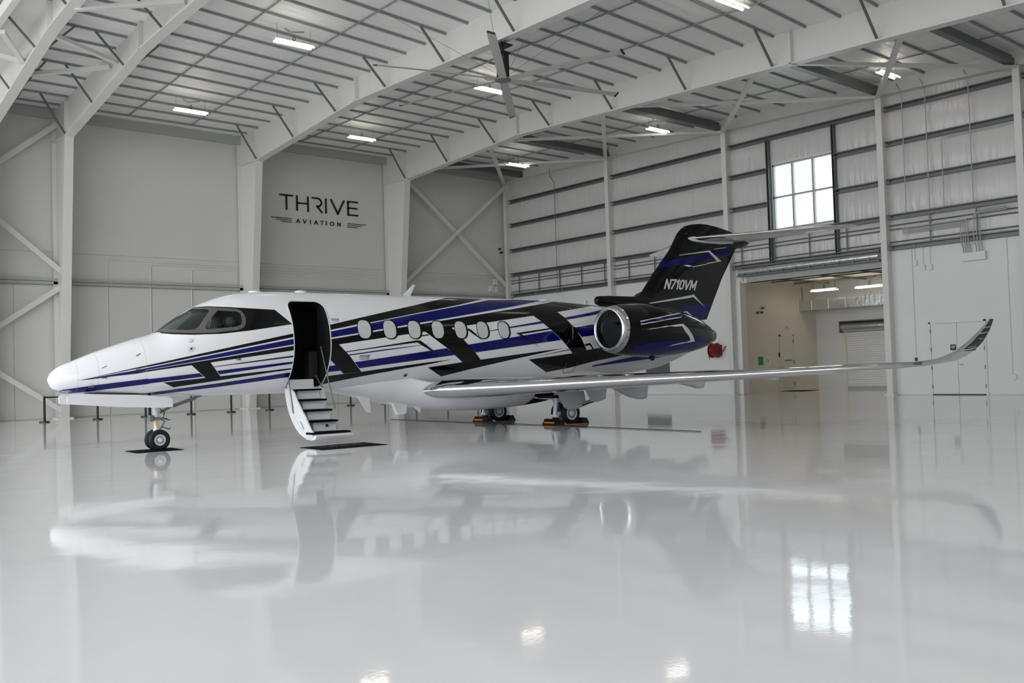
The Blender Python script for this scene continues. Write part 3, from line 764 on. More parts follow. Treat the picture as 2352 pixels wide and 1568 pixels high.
 'qb':('k',[(3.59,-0.17),(3.739,-0.152),(3.889,-0.133),(4.041,-0.114),(4.195,-0.095),(4.357,-0.074),(4.52,-0.052),(4.686,-0.031),(4.853,-0.009),(5.022,0.012),(5.194,0.032),(5.368,0.052),(5.453,0.037),(5.613,-0.063),(5.781,-0.169),(5.701,-0.168),(5.521,-0.078),(5.348,0.01),(5.178,-0.007),(5.009,-0.026),(4.843,-0.044),(4.678,-0.062),(4.516,-0.08),(4.355,-0.098),(4.196,-0.116),(4.046,-0.133),(3.898,-0.15),(3.752,-0.168),(3.607,-0.184)]),
 'qc':('b',[(3.673,-0.234),(3.839,-0.214),(4.007,-0.194),(4.177,-0.174),(4.349,-0.153),(4.522,-0.133),(4.681,-0.118),(4.841,-0.103),(5.003,-0.088),(5.166,-0.073),(5.332,-0.058),(5.499,-0.042),(5.668,-0.027),(5.839,-0.011),(5.668,-0.03),(5.499,-0.049),(5.332,-0.068),(5.167,-0.086),(5.003,-0.105),(4.842,-0.123),(4.682,-0.141),(4.524,-0.159),(4.354,-0.178),(4.185,-0.197),(4.019,-0.216),(3.854,-0.235),(3.691,-0.254)]),
 'qd':('b',[(3.84,-0.402),(3.983,-0.383),(4.126,-0.365),(4.271,-0.347),(4.418,-0.328),(4.566,-0.31),(4.716,-0.291),(4.867,-0.273),(5.02,-0.254),(5.174,-0.235),(5.33,-0.216),(5.488,-0.197),(5.647,-0.178),(5.809,-0.159),(5.972,-0.14),(6.137,-0.12),(6.383,-0.279),(6.21,-0.297),(6.039,-0.315),(5.871,-0.333),(5.703,-0.351),(5.538,-0.369),(5.375,-0.386),(5.213,-0.404),(5.053,-0.421),(4.895,-0.439),(4.738,-0.456),(4.583,-0.474),(4.429,-0.492),(4.277,-0.509),(4.127,-0.527),(3.978,-0.544)]),
 'qe':('b',[(6.74,-0.044),(6.922,-0.021),(7.107,0.002),(7.293,0.023),(7.483,0.044),(7.674,0.065),(7.868,0.087),(8.065,0.109),(8.264,0.132),(8.467,0.155),(8.672,0.178),(8.88,0.202),(9.091,0.226),(9.305,0.251),(9.435,0.148),(9.575,0.047),(9.371,0.028),(9.17,0.009),(8.972,-0.011),(8.776,-0.031),(8.583,-0.052),(8.392,-0.072),(8.204,-0.092),(8.017,-0.112),(7.833,-0.131),(7.652,-0.15),(7.472,-0.17),(7.294,-0.189),(7.119,-0.207),(6.945,-0.226)]),
 'qf':('b',[(6.715,0.156),(6.898,0.181),(7.083,0.206),(7.271,0.232),(7.462,0.259),(7.656,0.286),(7.852,0.314),(8.075,0.343),(8.301,0.374),(8.532,0.405),(8.767,0.438),(9.006,0.472),(9.1,0.43),(8.882,0.405),(8.669,0.38),(8.458,0.356),(8.251,0.333),(8.046,0.311),(7.845,0.288),(7.65,0.265),(7.458,0.243),(7.269,0.22),(7.082,0.198),(6.897,0.177)]),
 'qg':('k',[(6.675,0.265),(6.791,0.288),(6.858,0.256),(7.02,0.131),(7.196,0.007),(7.044,0.088),(6.898,0.169),(6.758,0.25)]),
 'qh':('k',[(8.145,0.197),(8.356,0.219),(8.571,0.241),(8.788,0.264),(9.009,0.287),(9.233,0.311),(9.27,0.285),(9.026,0.257),(8.787,0.229),(8.551,0.202),(8.32,0.176)]),
 'qi':('k',[(8.145,0.197),(8.319,0.17),(8.505,0.074),(8.701,-0.024),(8.91,-0.133),(8.706,-0.043),(8.512,0.04),(8.325,0.119)]),
 'tail':('k',[(11.868,1.223),(12.206,1.297),(12.628,1.466),(12.863,1.431),(13.156,1.466),(13.39,1.431),(13.683,1.501),(13.918,1.466),(14.211,1.501),(14.445,1.466),(14.738,1.501),(14.972,1.431),(15.265,1.466),(15.5,1.396),(15.793,1.431),(16.027,1.361),(16.203,0.733),(15.898,0.079),(15.735,-0.308),(15.352,-0.385),(15.007,-0.477),(14.527,-0.431),(14.079,-0.428),(13.76,-0.402),(13.453,-0.388),(13.156,-0.381),(12.868,-0.379),(12.587,-0.38),(12.315,-0.383),(12.054,-0.389),(11.784,-0.29),(11.531,-0.199),(11.292,-0.115),(11.273,0.057),(11.282,0.218),(11.321,0.389),(11.4,0.579),(11.54,0.814)]),
 'mask':('k',[(-0.004,1.546),(0.148,1.571),(0.265,1.571),(0.382,1.571),(0.489,1.518),(0.618,1.49),(0.762,1.506),(0.773,1.468),(0.838,1.279),(0.927,1.166),(1.03,1.049),(1.142,0.959),(1.261,0.889),(1.376,0.833),(1.495,0.787),(1.618,0.751),(1.745,0.722),(1.874,0.698),(2.007,0.68),(2.143,0.665),(2.235,0.554),(2.335,0.451),(2.44,0.355),(2.302,0.339),(2.165,0.324),(2.031,0.309),(1.898,0.297),(1.768,0.288),(1.64,0.281),(1.514,0.277),(1.385,0.282),(1.257,0.29),(1.132,0.303),(1.008,0.321),(0.887,0.353),(0.768,0.394),(0.652,0.445),(0.538,0.506),(0.429,0.587),(0.323,0.681),(0.224,0.802),(0.136,0.963),(0.056,1.156)]),
 'frame':('f',[(0.04,1.521),(0.164,1.548),(0.27,1.501),(0.389,1.501),(0.501,1.481),(0.616,1.473),(0.741,1.494),(0.819,1.239),(0.934,1.102),(1.024,1.008),(1.121,0.932),(1.223,0.869),(1.4,0.78),(1.464,0.719),(1.498,0.635),(1.513,0.528),(1.491,0.422),(1.439,0.351),(1.325,0.32),(1.178,0.333),(1.033,0.354),(0.89,0.381),(0.772,0.423),(0.656,0.475),(0.543,0.539),(0.435,0.624),(0.332,0.724),(0.235,0.853),(0.153,1.011),(0.082,1.207)]),
 'pane_a':('g',[(0.108,1.527),(0.242,1.49),(0.383,1.48),(0.485,1.452),(0.589,1.433),(0.7,1.432),(0.782,1.175),(0.897,1.027),(0.911,0.965),(0.882,0.922),(0.746,0.777),(0.62,0.651),(0.561,0.637),(0.451,0.702),(0.342,0.817),(0.243,0.969),(0.158,1.178)]),
 'pane_b':('g',[(1.049,0.878),(1.155,0.812),(1.266,0.757),(1.381,0.713),(1.424,0.668),(1.437,0.597),(1.43,0.478),(1.394,0.412),(1.297,0.393),(1.166,0.41),(1.037,0.433),(0.91,0.462),(0.785,0.5),(0.748,0.534),(0.751,0.588),(0.781,0.64),(0.91,0.751)]),
 'door':('d',[(2.497,0.797),(2.55,0.861),(2.631,0.897),(2.78,0.899),(2.931,0.902),(3.083,0.905),(3.213,0.861),(3.27,0.756),(3.272,0.563),(3.262,0.432),(3.261,0.31),(3.246,0.146),(3.245,-0.015),(3.24,-0.149),(3.245,-0.285),(3.239,-0.426),(3.245,-0.577),(3.229,-0.833),(3.248,-1.047),(3.099,-1.103),(2.954,-1.166),(2.751,-1.15),(2.551,-1.135),(2.476,-1.071),(2.447,-0.731),(2.438,-0.578),(2.441,-0.439),(2.442,-0.291),(2.454,-0.15),(2.46,0.068),(2.456,0.205),(2.463,0.348),(2.47,0.572)]),
 'winf0':('k',[(4.24,0.255),(4.214,0.189),(4.188,0.146),(4.157,0.114),(4.12,0.09),(4.077,0.076),(4.016,0.071),(3.957,0.076),(3.922,0.09),(3.897,0.114),(3.884,0.146),(3.884,0.188),(3.9,0.254),(3.928,0.321),(3.959,0.366),(3.995,0.402),(4.037,0.428),(4.083,0.444),(4.146,0.45),(4.204,0.446),(4.238,0.43),(4.257,0.404),(4.265,0.368),(4.26,0.323)]),
 'winp0':('p',[(4.197,0.255),(4.174,0.196),(4.151,0.157),(4.125,0.128),(4.094,0.107),(4.058,0.094),(4.007,0.09),(3.958,0.094),(3.929,0.107),(3.91,0.128),(3.9,0.157),(3.9,0.195),(3.915,0.254),(3.94,0.314),(3.966,0.354),(3.997,0.386),(4.032,0.409),(4.071,0.424),(4.123,0.429),(4.171,0.425),(4.199,0.411),(4.214,0.388),(4.22,0.356),(4.215,0.315)]),
 'winf1':('k',[(4.876,0.258),(4.848,0.19),(4.821,0.147),(4.79,0.113),(4.752,0.089),(4.709,0.075),(4.648,0.07),(4.589,0.075),(4.553,0.09),(4.529,0.113),(4.517,0.146),(4.517,0.19),(4.535,0.256),(4.565,0.325),(4.596,0.371),(4.634,0.408),(4.676,0.435),(4.724,0.451),(4.787,0.458),(4.845,0.453),(4.878,0.437),(4.897,0.41),(4.904,0.374),(4.898,0.327)]),
 'winp1':('p',[(4.833,0.258),(4.808,0.197),(4.784,0.158),(4.757,0.128),(4.726,0.107),(4.689,0.094),(4.638,0.089),(4.59,0.094),(4.56,0.107),(4.541,0.128),(4.532,0.158),(4.533,0.197),(4.549,0.256),(4.576,0.318),(4.603,0.359),(4.635,0.391),(4.671,0.415),(4.71,0.43),(4.763,0.436),(4.811,0.431),(4.838,0.417),(4.853,0.393),(4.858,0.361),(4.852,0.319)]),
 'winf2':('k',[(5.498,0.261),(5.468,0.192),(5.441,0.147),(5.408,0.113),(5.371,0.089),(5.327,0.074),(5.266,0.069),(5.207,0.074),(5.171,0.089),(5.148,0.113),(5.136,0.147),(5.136,0.191),(5.156,0.259),(5.187,0.329),(5.221,0.376),(5.259,0.414),(5.303,0.441),(5.351,0.459),(5.414,0.465),(5.473,0.46),(5.505,0.443),(5.523,0.416),(5.528,0.379),(5.521,0.331)]),
 'winp2':('p',[(5.454,0.26),(5.428,0.199),(5.403,0.159),(5.376,0.128),(5.344,0.106),(5.307,0.093),(5.256,0.089),(5.207,0.093),(5.178,0.106),(5.159,0.128),(5.15,0.158),(5.152,0.198),(5.17,0.259),(5.198,0.322),(5.227,0.364),(5.259,0.397),(5.296,0.422),(5.336,0.437),(5.389,0.442),(5.437,0.438),(5.463,0.423),(5.478,0.399),(5.482,0.366),(5.475,0.323)]),
 'winf3':('k',[(6.119,0.263),(6.089,0.193),(6.06,0.147),(6.027,0.113),(5.99,0.088),(5.946,0.073),(5.884,0.068),(5.825,0.073),(5.79,0.088),(5.767,0.113),(5.755,0.147),(5.757,0.192),(5.778,0.262),(5.811,0.333),(5.846,0.381),(5.886,0.42),(5.93,0.448),(5.979,0.466),(6.043,0.472),(6.101,0.467),(6.132,0.45),(6.149,0.422),(6.153,0.384),(6.145,0.335)]),
 'winp3':('p',[(6.075,0.263),(6.048,0.2),(6.023,0.159),(5.994,0.128),(5.962,0.106),(5.926,0.092),(5.874,0.088),(5.826,0.093),(5.797,0.106),(5.778,0.128),(5.77,0.159),(5.772,0.199),(5.791,0.262),(5.821,0.326),(5.851,0.369),(5.885,0.403),(5.922,0.428),(5.963,0.443),(6.016,0.449),(6.064,0.444),(6.09,0.429),(6.103,0.405),(6.106,0.371),(6.098,0.327)]),
 'winf4':('k',[(6.742,0.265),(6.71,0.194),(6.68,0.147),(6.646,0.112),(6.608,0.087),(6.564,0.072),(6.502,0.067),(6.443,0.072),(6.408,0.087),(6.385,0.112),(6.374,0.147),(6.376,0.193),(6.398,0.264),(6.434,0.337),(6.47,0.386),(6.511,0.425),(6.557,0.454),(6.606,0.472),(6.671,0.479),(6.729,0.473),(6.76,0.456),(6.776,0.428),(6.779,0.388),(6.769,0.339)]),
 'winp4':('p',[(6.696,0.265),(6.668,0.201),(6.642,0.159),(6.613,0.128),(6.581,0.105),(6.543,0.091),(6.492,0.087),(6.443,0.092),(6.414,0.105),(6.396,0.128),(6.388,0.159),(6.391,0.201),(6.411,0.264),(6.443,0.329),(6.474,0.373),(6.509,0.408),(6.547,0.433),(6.589,0.449),(6.642,0.455),(6.69,0.45),(6.716,0.435),(6.729,0.41),(6.73,0.375),(6.721,0.331)]),
 'winf5':('k',[(7.362,0.267),(7.328,0.195),(7.297,0.147),(7.263,0.111),(7.225,0.086),(7.18,0.07),(7.118,0.065),(7.059,0.071),(7.024,0.086),(7.001,0.112),(6.99,0.147),(6.993,0.194),(7.017,0.266),(7.054,0.34),(7.092,0.391),(7.135,0.431),(7.181,0.46),(7.232,0.479),(7.297,0.485),(7.355,0.48),(7.386,0.462),(7.401,0.433),(7.403,0.393),(7.391,0.342)]),
 'winp5':('p',[(7.316,0.267),(7.286,0.202),(7.259,0.16),(7.23,0.127),(7.197,0.104),(7.159,0.09),(7.107,0.086),(7.059,0.091),(7.03,0.105),(7.012,0.128),(7.004,0.16),(7.008,0.202),(7.03,0.266),(7.063,0.333),(7.095,0.378),(7.132,0.413),(7.171,0.439),(7.213,0.455),(7.267,0.461),(7.315,0.456),(7.34,0.441),(7.352,0.415),(7.353,0.379),(7.342,0.334)]),
 'winf6':('k',[(7.978,0.27),(7.943,0.196),(7.911,0.147),(7.877,0.111),(7.837,0.085),(7.793,0.069),(7.73,0.064),(7.671,0.069),(7.636,0.085),(7.613,0.111),(7.603,0.147),(7.607,0.195),(7.633,0.268),(7.672,0.344),(7.712,0.395),(7.756,0.436),(7.803,0.466),(7.854,0.485),(7.92,0.492),(7.978,0.487),(8.008,0.469),(8.022,0.439),(8.023,0.398),(8.009,0.346)]),
 'winp6':('p',[(7.931,0.27),(7.9,0.203),(7.872,0.16),(7.842,0.127),(7.809,0.104),(7.771,0.089),(7.72,0.085),(7.671,0.09),(7.642,0.104),(7.624,0.127),(7.617,0.16),(7.622,0.203),(7.645,0.268),(7.68,0.336),(7.714,0.382),(7.751,0.418),(7.791,0.445),(7.834,0.461),(7.888,0.468),(7.936,0.463),(7.961,0.446),(7.972,0.42),(7.971,0.384),(7.959,0.338)]),
}
NAC_DECALS = {
 'n1':('w',[(10.774,0.284),(10.932,0.327),(11.058,0.349),(11.215,0.393),(11.404,0.436),(11.562,0.48),(11.751,0.545),(11.94,0.611),(12.129,0.676),(12.381,0.807),(12.476,0.851),(12.444,0.785),(12.192,0.654),(11.972,0.567),(11.751,0.502),(11.594,0.458),(11.404,0.393),(11.247,0.371),(11.089,0.327),(10.932,0.284),(10.774,0.24)]),
 'n2':('b',[(10.774,0.24),(10.9,0.262),(11.058,0.305),(11.247,0.349),(11.404,0.393),(11.562,0.415),(11.751,0.48),(11.94,0.524),(12.161,0.611),(12.413,0.742),(12.444,0.654),(12.192,0.545),(11.972,0.458),(11.783,0.415),(11.594,0.349),(11.404,0.305),(11.247,0.284),(11.089,0.24),(10.932,0.218),(10.774,0.175)]),
 'n3':('w',[(10.774,0.175),(10.932,0.196),(11.089,0.24),(11.247,0.262),(11.436,0.305),(11.625,0.349),(11.814,0.415),(12.035,0.48),(12.255,0.545),(12.413,0.611),(12.318,0.524),(12.129,0.458),(11.909,0.393),(11.72,0.349),(11.562,0.305),(11.373,0.262),(11.215,0.218),(11.058,0.196),(10.9,0.153),(10.774,0.131)]),
 'n4':('w',[(10.806,-0.065),(10.932,-0.044),(11.089,0),(11.247,0.022),(11.436,0.065),(11.594,0.109),(11.783,0.131),(12.035,0.196),(12.318,0.262),(12.507,0.109),(12.602,-0.022),(12.728,-0.175),(12.886,-0.458),(12.665,-0.502),(12.444,-0.524),(12.255,-0.567),(12.066,-0.611),(11.909,-0.654),(11.72,-0.676),(11.877,-0.654),(12.003,-0.589),(12.161,-0.545),(12.318,-0.502),(12.507,-0.48),(12.665,-0.415),(12.57,-0.24),(12.381,-0.044),(12.255,0.153),(12.003,0.109),(11.783,0.109),(11.594,0.065),(11.436,0.044),(11.247,0),(11.089,-0.022),(10.932,-0.044)]),
 'n5':('b',[(10.806,-1.2),(10.68,-0.72),(10.837,-0.676),(10.963,-0.611),(11.089,-0.567),(11.247,-0.524),(11.404,-0.502),(11.562,-0.48),(11.72,-0.458),(11.877,-0.436),(12.066,-0.415),(12.224,-0.393),(12.413,-0.371),(12.633,-0.349),(12.823,-0.305),(13.043,-0.24),(13.264,-0.153),(13.516,-0.065),(13.484,-0.524),(13.327,-0.785),(13.138,-0.807),(12.949,-0.851),(12.759,-0.873),(12.602,-0.916),(12.444,-0.938),(12.287,-0.982),(12.161,-1.047),(12.003,-1.069),(11.846,-1.091),(11.72,-1.156),(11.625,-1.244),(11.467,-1.265),(11.31,-1.287),(11.152,-1.287)]),
}
FIN_DECALS = {
 'blue':('b',[(14.417,4.354),(16.429,4.683),(17.801,4.926),(17.647,4.714),(16.454,4.541),(15.59,4.336),(14.286,4.18)]),
 'w1':('w',[(15.142,4.582),(16.519,4.794),(17.13,4.497),(16.378,4.368),(16.38,4.399),(16.907,4.486),(16.482,4.741),(15.141,4.567)]),
 'w1b':('w',[(15.716,4.266),(16.361,4.371),(16.36,4.349),(15.714,4.244)]),
 'w1c':('w',[(16.741,4.85),(17.452,4.956),(17.433,4.935),(16.757,4.834)]),
 'w2':('w',[(12.92,2.998),(13.619,3.109),(15.571,3.396),(15.767,3.433),(16.288,3.075),(15.73,3.357),(15.567,3.32),(13.618,3.088),(12.919,2.989)]),
 'blue2':('b',[(14.664,2.919),(15.586,3.084),(16.648,3.225),(16.289,2.685),(15.759,2.698),(15.448,2.909),(15.129,2.883)]),
 'w3':('w',[(15.193,2.895),(15.449,2.926),(15.777,2.73),(15.695,2.714),(15.415,2.883),(15.223,2.859)]),
 'hl':('w',[(15.284,4.278),(15.492,4.305),(15.733,4.281),(15.521,4.242)]),
}
# ================================================================== AIRCRAFT
# local frame: x = distance aft of the nose gear, y = -(distance to port), z = up
ST = np.array([(-1.89,1.43,1.40,.012),(-1.865,1.50,1.325,.10),(-1.82,1.56,1.262,.17),(-1.69,1.66,1.19,.27),(-1.48,1.75,1.152,.365),(-1.2,1.87,1.125,.46),(-.82,2.01,1.10,.575),(-.39,2.154,1.07,.69),(0,2.272,1.042,.78),(.35,2.515,1.028,.85),(.78,2.785,1.018,.925),(.97,2.876,1.014,.955),(1.29,2.995,1.01,1.0),(1.62,3.075,1.005,1.035),(2.02,3.124,1.0,1.06),(2.6,3.146,.995,1.075),(3.4,3.146,.992,1.08),(6,3.14,.99,1.08),(8.6,3.134,.99,1.08),(9.6,3.125,.995,1.078),(10.2,3.112,1.005,1.07),(11.06,3.066,1.035,1.03),(12.1,3.0,1.09,.94),(13,2.95,1.16,.82),(14,2.9,1.285,.66),(15,2.84,1.54,.48),(15.7,2.78,1.80,.33),(16.1,2.68,2.0,.21),(16.25,2.58,2.14,.13),(16.32,2.44,2.28,.03)])
NPF = np.array([(10.27,.495),(10.30,.535),(10.36,.565),(10.5,.60),(10.8,.64),(11.2,.668),(11.7,.675),(12.2,.65),(12.7,.585),(13.2,.49),(13.6,.385),(13.9,.285),(14.02,.22)])
NZF = np.array([(10.27,2.265),(11.5,2.245),(12.5,2.205),(13.3,2.15),(14.02,2.10)])
NT = 2.02

def pchip(x, xs, ys):
    x = np.asarray(x, float)
    h = np.diff(xs); d = np.diff(ys) / h; mm = np.zeros(len(xs))
    for i in range(1, len(xs) - 1):
        if d[i - 1] * d[i] > 0:
            w1 = 2 * h[i] + h[i - 1]; w2 = h[i] + 2 * h[i - 1]
            mm[i] = (w1 + w2) / (w1 / d[i - 1] + w2 / d[i])
    mm[0] = d[0]; mm[-1] = d[-1]
    i = np.clip(np.searchsorted(xs, x) - 1, 0, len(xs) - 2)
    t = (x - xs[i]) / h[i]
    return (2*t**3-3*t**2+1)*ys[i] + (t**3-2*t**2+t)*h[i]*mm[i] + (-2*t**3+3*t**2)*ys[i+1] + (t**3-t**2)*h[i]*mm[i+1]

def fus(s, th, off=0.0):
    s = np.clip(s, ST[0, 0], ST[-1, 0])
    zt = pchip(s, ST[:, 0], ST[:, 1]); zb_ = pchip(s, ST[:, 0], ST[:, 2]); w = pchip(s, ST[:, 0], ST[:, 3])
    zm = zb_ + (zt - zb_) * .47
    sn = np.sin(th); u = np.where(sn >= 0, zt - zm, zm - zb_)
    return np.stack([s + 0 * th, -(w + off) * np.cos(th), zm + (u + off) * sn], -1)

def nac(s, ph, off=0.0):
    r = pchip(s, NPF[:, 0], NPF[:, 1]) + off
    return np.stack([s + 0 * ph, -(NT + r * np.cos(ph)), pchip(s, NZF[:, 0], NZF[:, 1]) + r * np.sin(ph)], -1)

def decal(name, material, loops, surf, off, du, dv, parent):
    """conforming paint patch: 2D polygon(s) with holes, sliced to a grid and laid on the surface"""
    vec = [[Vector((p[0], p[1], 0)) for p in lp] for lp in loops]
    tris = geometry.tessellate_polygon(vec)
    flat = [p for lp in vec for p in lp]
    bm = bmesh.new()
    bv = [bm.verts.new(p) for p in flat]
    for t in tris:
        try:
            bm.faces.new([bv[i] for i in t])
        except ValueError:
            pass
    us = [p.x for p in flat]; vv = [p.y for p in flat]
    for lo, hi, st, no in ((min(us), max(us), du, (1, 0, 0)), (min(vv), max(vv), dv, (0, 1, 0))):
        k = math.ceil(lo / st)
        while k * st < hi:
            c = (k * st, 0, 0) if no[0] else (0, k * st, 0)
            bmesh.ops.bisect_plane(bm, geom=bm.verts[:] + bm.edges[:] + bm.faces[:], dist=1e-6, plane_co=c, plane_no=no)
            k += 1
    uv = np.array([(v.co.x, v.co.y) for v in bm.verts])
    P = surf(uv[:, 0], uv[:, 1], off)
    for v, p in zip(bm.verts, P):
        v.co = p
    me = bpy.data.meshes.new(name)
    bm.to_mesh(me); bm.free()
    me.shade_smooth()
    me.materials.append(material)
    return link(name, me, parent)

jet = empty('business_jet', (-26.5, -20.9, 0), math.radians(-2.0))
tag(jet, 'white, black and blue twin-engine business jet with its airstair down', 'airplane')

# ---- fuselage body with door pocket and cockpit cut out
sst = np.concatenate([np.linspace(-1.89, -1.2, 18), np.linspace(-1.2, 3.4, 44)[1:], np.linspace(3.4, 9.6, 20)[1:], np.linspace(9.6, 16.32, 44)[1:]])
ring_t = np.radians(np.arange(0, 360, 5) - 90)
mb = MB()
rings = []
for s in sst:
    th = ring_t
    a = fus(np.full(len(th), s), np.where(th <= np.pi / 2, th, np.pi - th))
    a[:, 1] = np.where(th <= np.pi / 2 + 1e-6, a[:, 1], -a[:, 1])
    rings.append([tuple(p) for p in a])
mb.loft(rings)
fme = mb.mesh('fuselage', smooth=40)
fme.materials.append(A_WHITE)
fuse = link('fuselage', fme, jet)

def uvpoly(key):
    return FUS_DECALS[key][1]
def sz(key, grow=0.0):
    pts = [fus(np.array(a), np.array(b)) for a, b in uvpoly(key)]
    P = [(float(p[0]), float(p[2])) for p in pts]
    cx = sum(p[0] for p in P) / len(P); cz = sum(p[1] for p in P) / len(P)
    return [(cx + (p[0] - cx) * (1 + grow), cz + (p[1] - cz) * (1 + grow)) for p in P]
def door_poly():
    P = []
    for (cx, cz, a0) in ((3.10, 2.74, 0), (2.60, 2.74, 90), (2.50, 1.17, 180), (3.19, 1.17, 270)):
        r = .16 if cz > 2 else .06
        for k in range(6):
            a = math.radians(a0 + 90 * k / 5)
            P.append((cx + r * math.cos(a), cz + r * math.sin(a)))
    return P
cutters = []
def cutter(poly, y0, y1, thick=None):
    c = MB().prism(poly, 1, y0, y1)
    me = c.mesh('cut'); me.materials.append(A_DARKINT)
    o = bpy.data.objects.new('cut', me); COL.objects.link(o); o.parent = jet
    cutters.append(o)
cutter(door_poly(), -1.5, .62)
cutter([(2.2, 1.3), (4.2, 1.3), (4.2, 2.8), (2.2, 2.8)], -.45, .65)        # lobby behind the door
cutter(sz('pane_a', .04), -1.4, 1.4)
cutter(sz('pane_b', .04), -1.4, 1.4)
cutter([(.55, 1.75), (1.55, 1.75), (1.55, 2.5), (1.0, 2.5), (.72, 2.31), (.55, 2.28)], -.66, .66)
for c in cutters:
    md = fuse.modifiers.new('cut', 'BOOLEAN')
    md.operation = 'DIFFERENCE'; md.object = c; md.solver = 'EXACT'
    md.material_mode = 'TRANSFER'
bpy.context.view_layer.update()
dg = bpy.context.evaluated_depsgraph_get()
nm = bpy.data.meshes.new_from_object(fuse.evaluated_get(dg))
fuse.modifiers.clear()
fuse.data = nm
nm.name = 'fuselage'
nm.set_sharp_from_angle(angle=math.radians(35))
for c in cutters:
    bpy.data.objects.remove(c)

# ---- livery
PM = {'k': A_BLACK, 'b': A_BLUE, 'w': A_WHITE}
OFF = {'k': .003, 'b': .0045, 'w': .006}
for key, (c, pts) in FUS_DECALS.items():
    if key[:4] in ('winf', 'winp') or key in ('door', 'pane_a', 'pane_b', 'frame', 'mask'):
        continue
    o = OFF[c] + (.003 if key in ('qg', 'qh', 'qi', 'qb') else 0)
    decal('paint_stripe', PM[c], [pts], fus, o, .3, .12, fuse)
decal('cockpit_mask', A_BLACK, [uvpoly('mask'), uvpoly('pane_a'), uvpoly('pane_b')], fus, .003, .12, .12, fuse)
decal('windshield_frame', A_FRAME, [uvpoly('frame'), uvpoly('pane_a'), uvpoly('pane_b')], fus, .006, .12, .12, fuse)
for key in ('pane_a', 'pane_b'):
    decal('windshield_pane', A_GLASS, [uvpoly(key)], fus, .002, .12, .12, fuse)
    p2 = decal('windshield_pane', A_GLASS, [uvpoly(key)], lambda u, v, o: fus(u, v, o) * np.array([1, -1, 1]), .002, .12, .12, fuse)
def ring_uv(cu, cv, ru, rv, n=28, e=2.5, tilt=0.0):
    P = []
    for k in range(n):
        a = 2 * math.pi * k / n
        c, s_ = math.cos(a), math.sin(a)
        P.append((cu + math.copysign(abs(c) ** (2 / e), c) * ru + tilt * s_, cv + math.copysign(abs(s_) ** (2 / e), s_) * rv))
    return P
for i in range(7):
    cu = 4.062 + .6225 * i
    decal('window_surround', A_BLACK, [ring_uv(cu + .012, .266, .185, .198), ring_uv(cu - .004, .266, .155, .178)], fus, .010, .1, .1, fuse)
    decal('cabin_window', A_SHADE, [ring_uv(cu - .004, .266, .158, .18)], fus, .0075, .1, .1, fuse)
# door seal
dp = door_poly()
mb = MB()
cz_ = 1.95; cs_ = 2.85
inner = []
def side_t(s, z):
    zt = float(pchip(s, ST[:, 0], ST[:, 1])); zb_ = float(pchip(s, ST[:, 0], ST[:, 2])); w = float(pchip(s, ST[:, 0], ST[:, 3]))
    zm = zb_ + (zt - zb_) * .47
    q = (z - zm) / ((zt - zm) if z > zm else (zm - zb_))
    return w * math.sqrt(max(0.0, 1 - q * q))
def dense(poly, step=.06):
    out = []
    for i in range(len(poly)):
        a, b = poly[i], poly[(i + 1) % len(poly)]
        k = max(1, int(math.hypot(b[0] - a[0], b[1] - a[1]) / step))
        out += [(a[0] + (b[0] - a[0]) * j / k, a[1] + (b[1] - a[1]) * j / k) for j in range(k)]
    return out
ds = dense(dp)
mb.tube([(p[0], -side_t(*p) - .002, p[1]) for p in ds + ds[:1]], .012, 6)
mb.build('door_seal', A_GREY, fuse, smooth=40)
# small details on the skin
def skin(s, th, off=0.0):
    return Vector(fus(np.array(s), np.array(th), off))
def skin_disc(name, s, th, r, material, n=16, off=.012):
    decal(name, material, [[(s + r * math.cos(2 * math.pi * k / n), th + r * math.sin(2 * math.pi * k / n)) for k in range(n)]], fus, off, .2, .2, fuse)
for (s, th, r, mt) in ((.453, .41, .045, A_GREY), (.441, .212, .06, A_GREY), (.441, .212, .022, M_BLACK), (5.206, -.766, .045, M_GALV), (5.206, -.766, .022, M_BLACK), (10.27, .9, .02, A_GREY)):
    skin_disc('skin_port', s, th, r, mt, off=.012 if r != .022 else .016)
for (s, th, du, dv) in ((-.46, .484, .04, .018), (-1.037, .283, .04, .014)):
    decal('louvre', M_GALV, [[(s - du, th - dv - .03), (s + du, th - dv + .03), (s + du, th + dv + .03), (s - du, th + dv - .03)]], fus, .012, .2, .2, fuse)
for (s, th) in ((-1.21, -.55), (1.334, -.248), (-.451, -.02), (-1.014, -.171)):
    a = skin(s, th, -.01); b = skin(s, th, .05); c = Vector((b.x - .09, b.y - .005, b.z - .005))
    mb = MB(); mb.tube([a, b, c], [.016, .014, .009], 8); mb.build('probe', M_GALV, fuse, smooth=50)
for s in (-1.46, -1.13, -.35):
    mb = MB()
    tt = np.radians(np.linspace(-88, 88, 40))
    mb.tube([tuple(p) for p in fus(np.full(40, s), tt, .0005)], .0035, 4); mb.build('panel_seam', A_GREY, fuse)
# black round pipe below the engine intake
a = Vector((9.93, -1.03, 2.235))
mb = MB(); mb.lathe([(.0, .165), (.1, .165), (.1, .14), (.012, .135), (.012, .0)], (9.93, -1.125, 2.22), 'y', 24); mb.build('bleed_air_pipe', A_BLACK, fuse, smooth=40)
# baggage door outline
mb = MB()
loop = [(9.86, -.55), (9.86, -.78), (9.92, -.86), (10.18, -.86), (10.24, -.78), (10.24, -.55)]
mb.tube([tuple(fus(np.array(u), np.array(v), .006)) for u, v in dense(loop, .05)[:-6]], .006, 5); mb.build('service_door_outline', M_GALV, fuse)
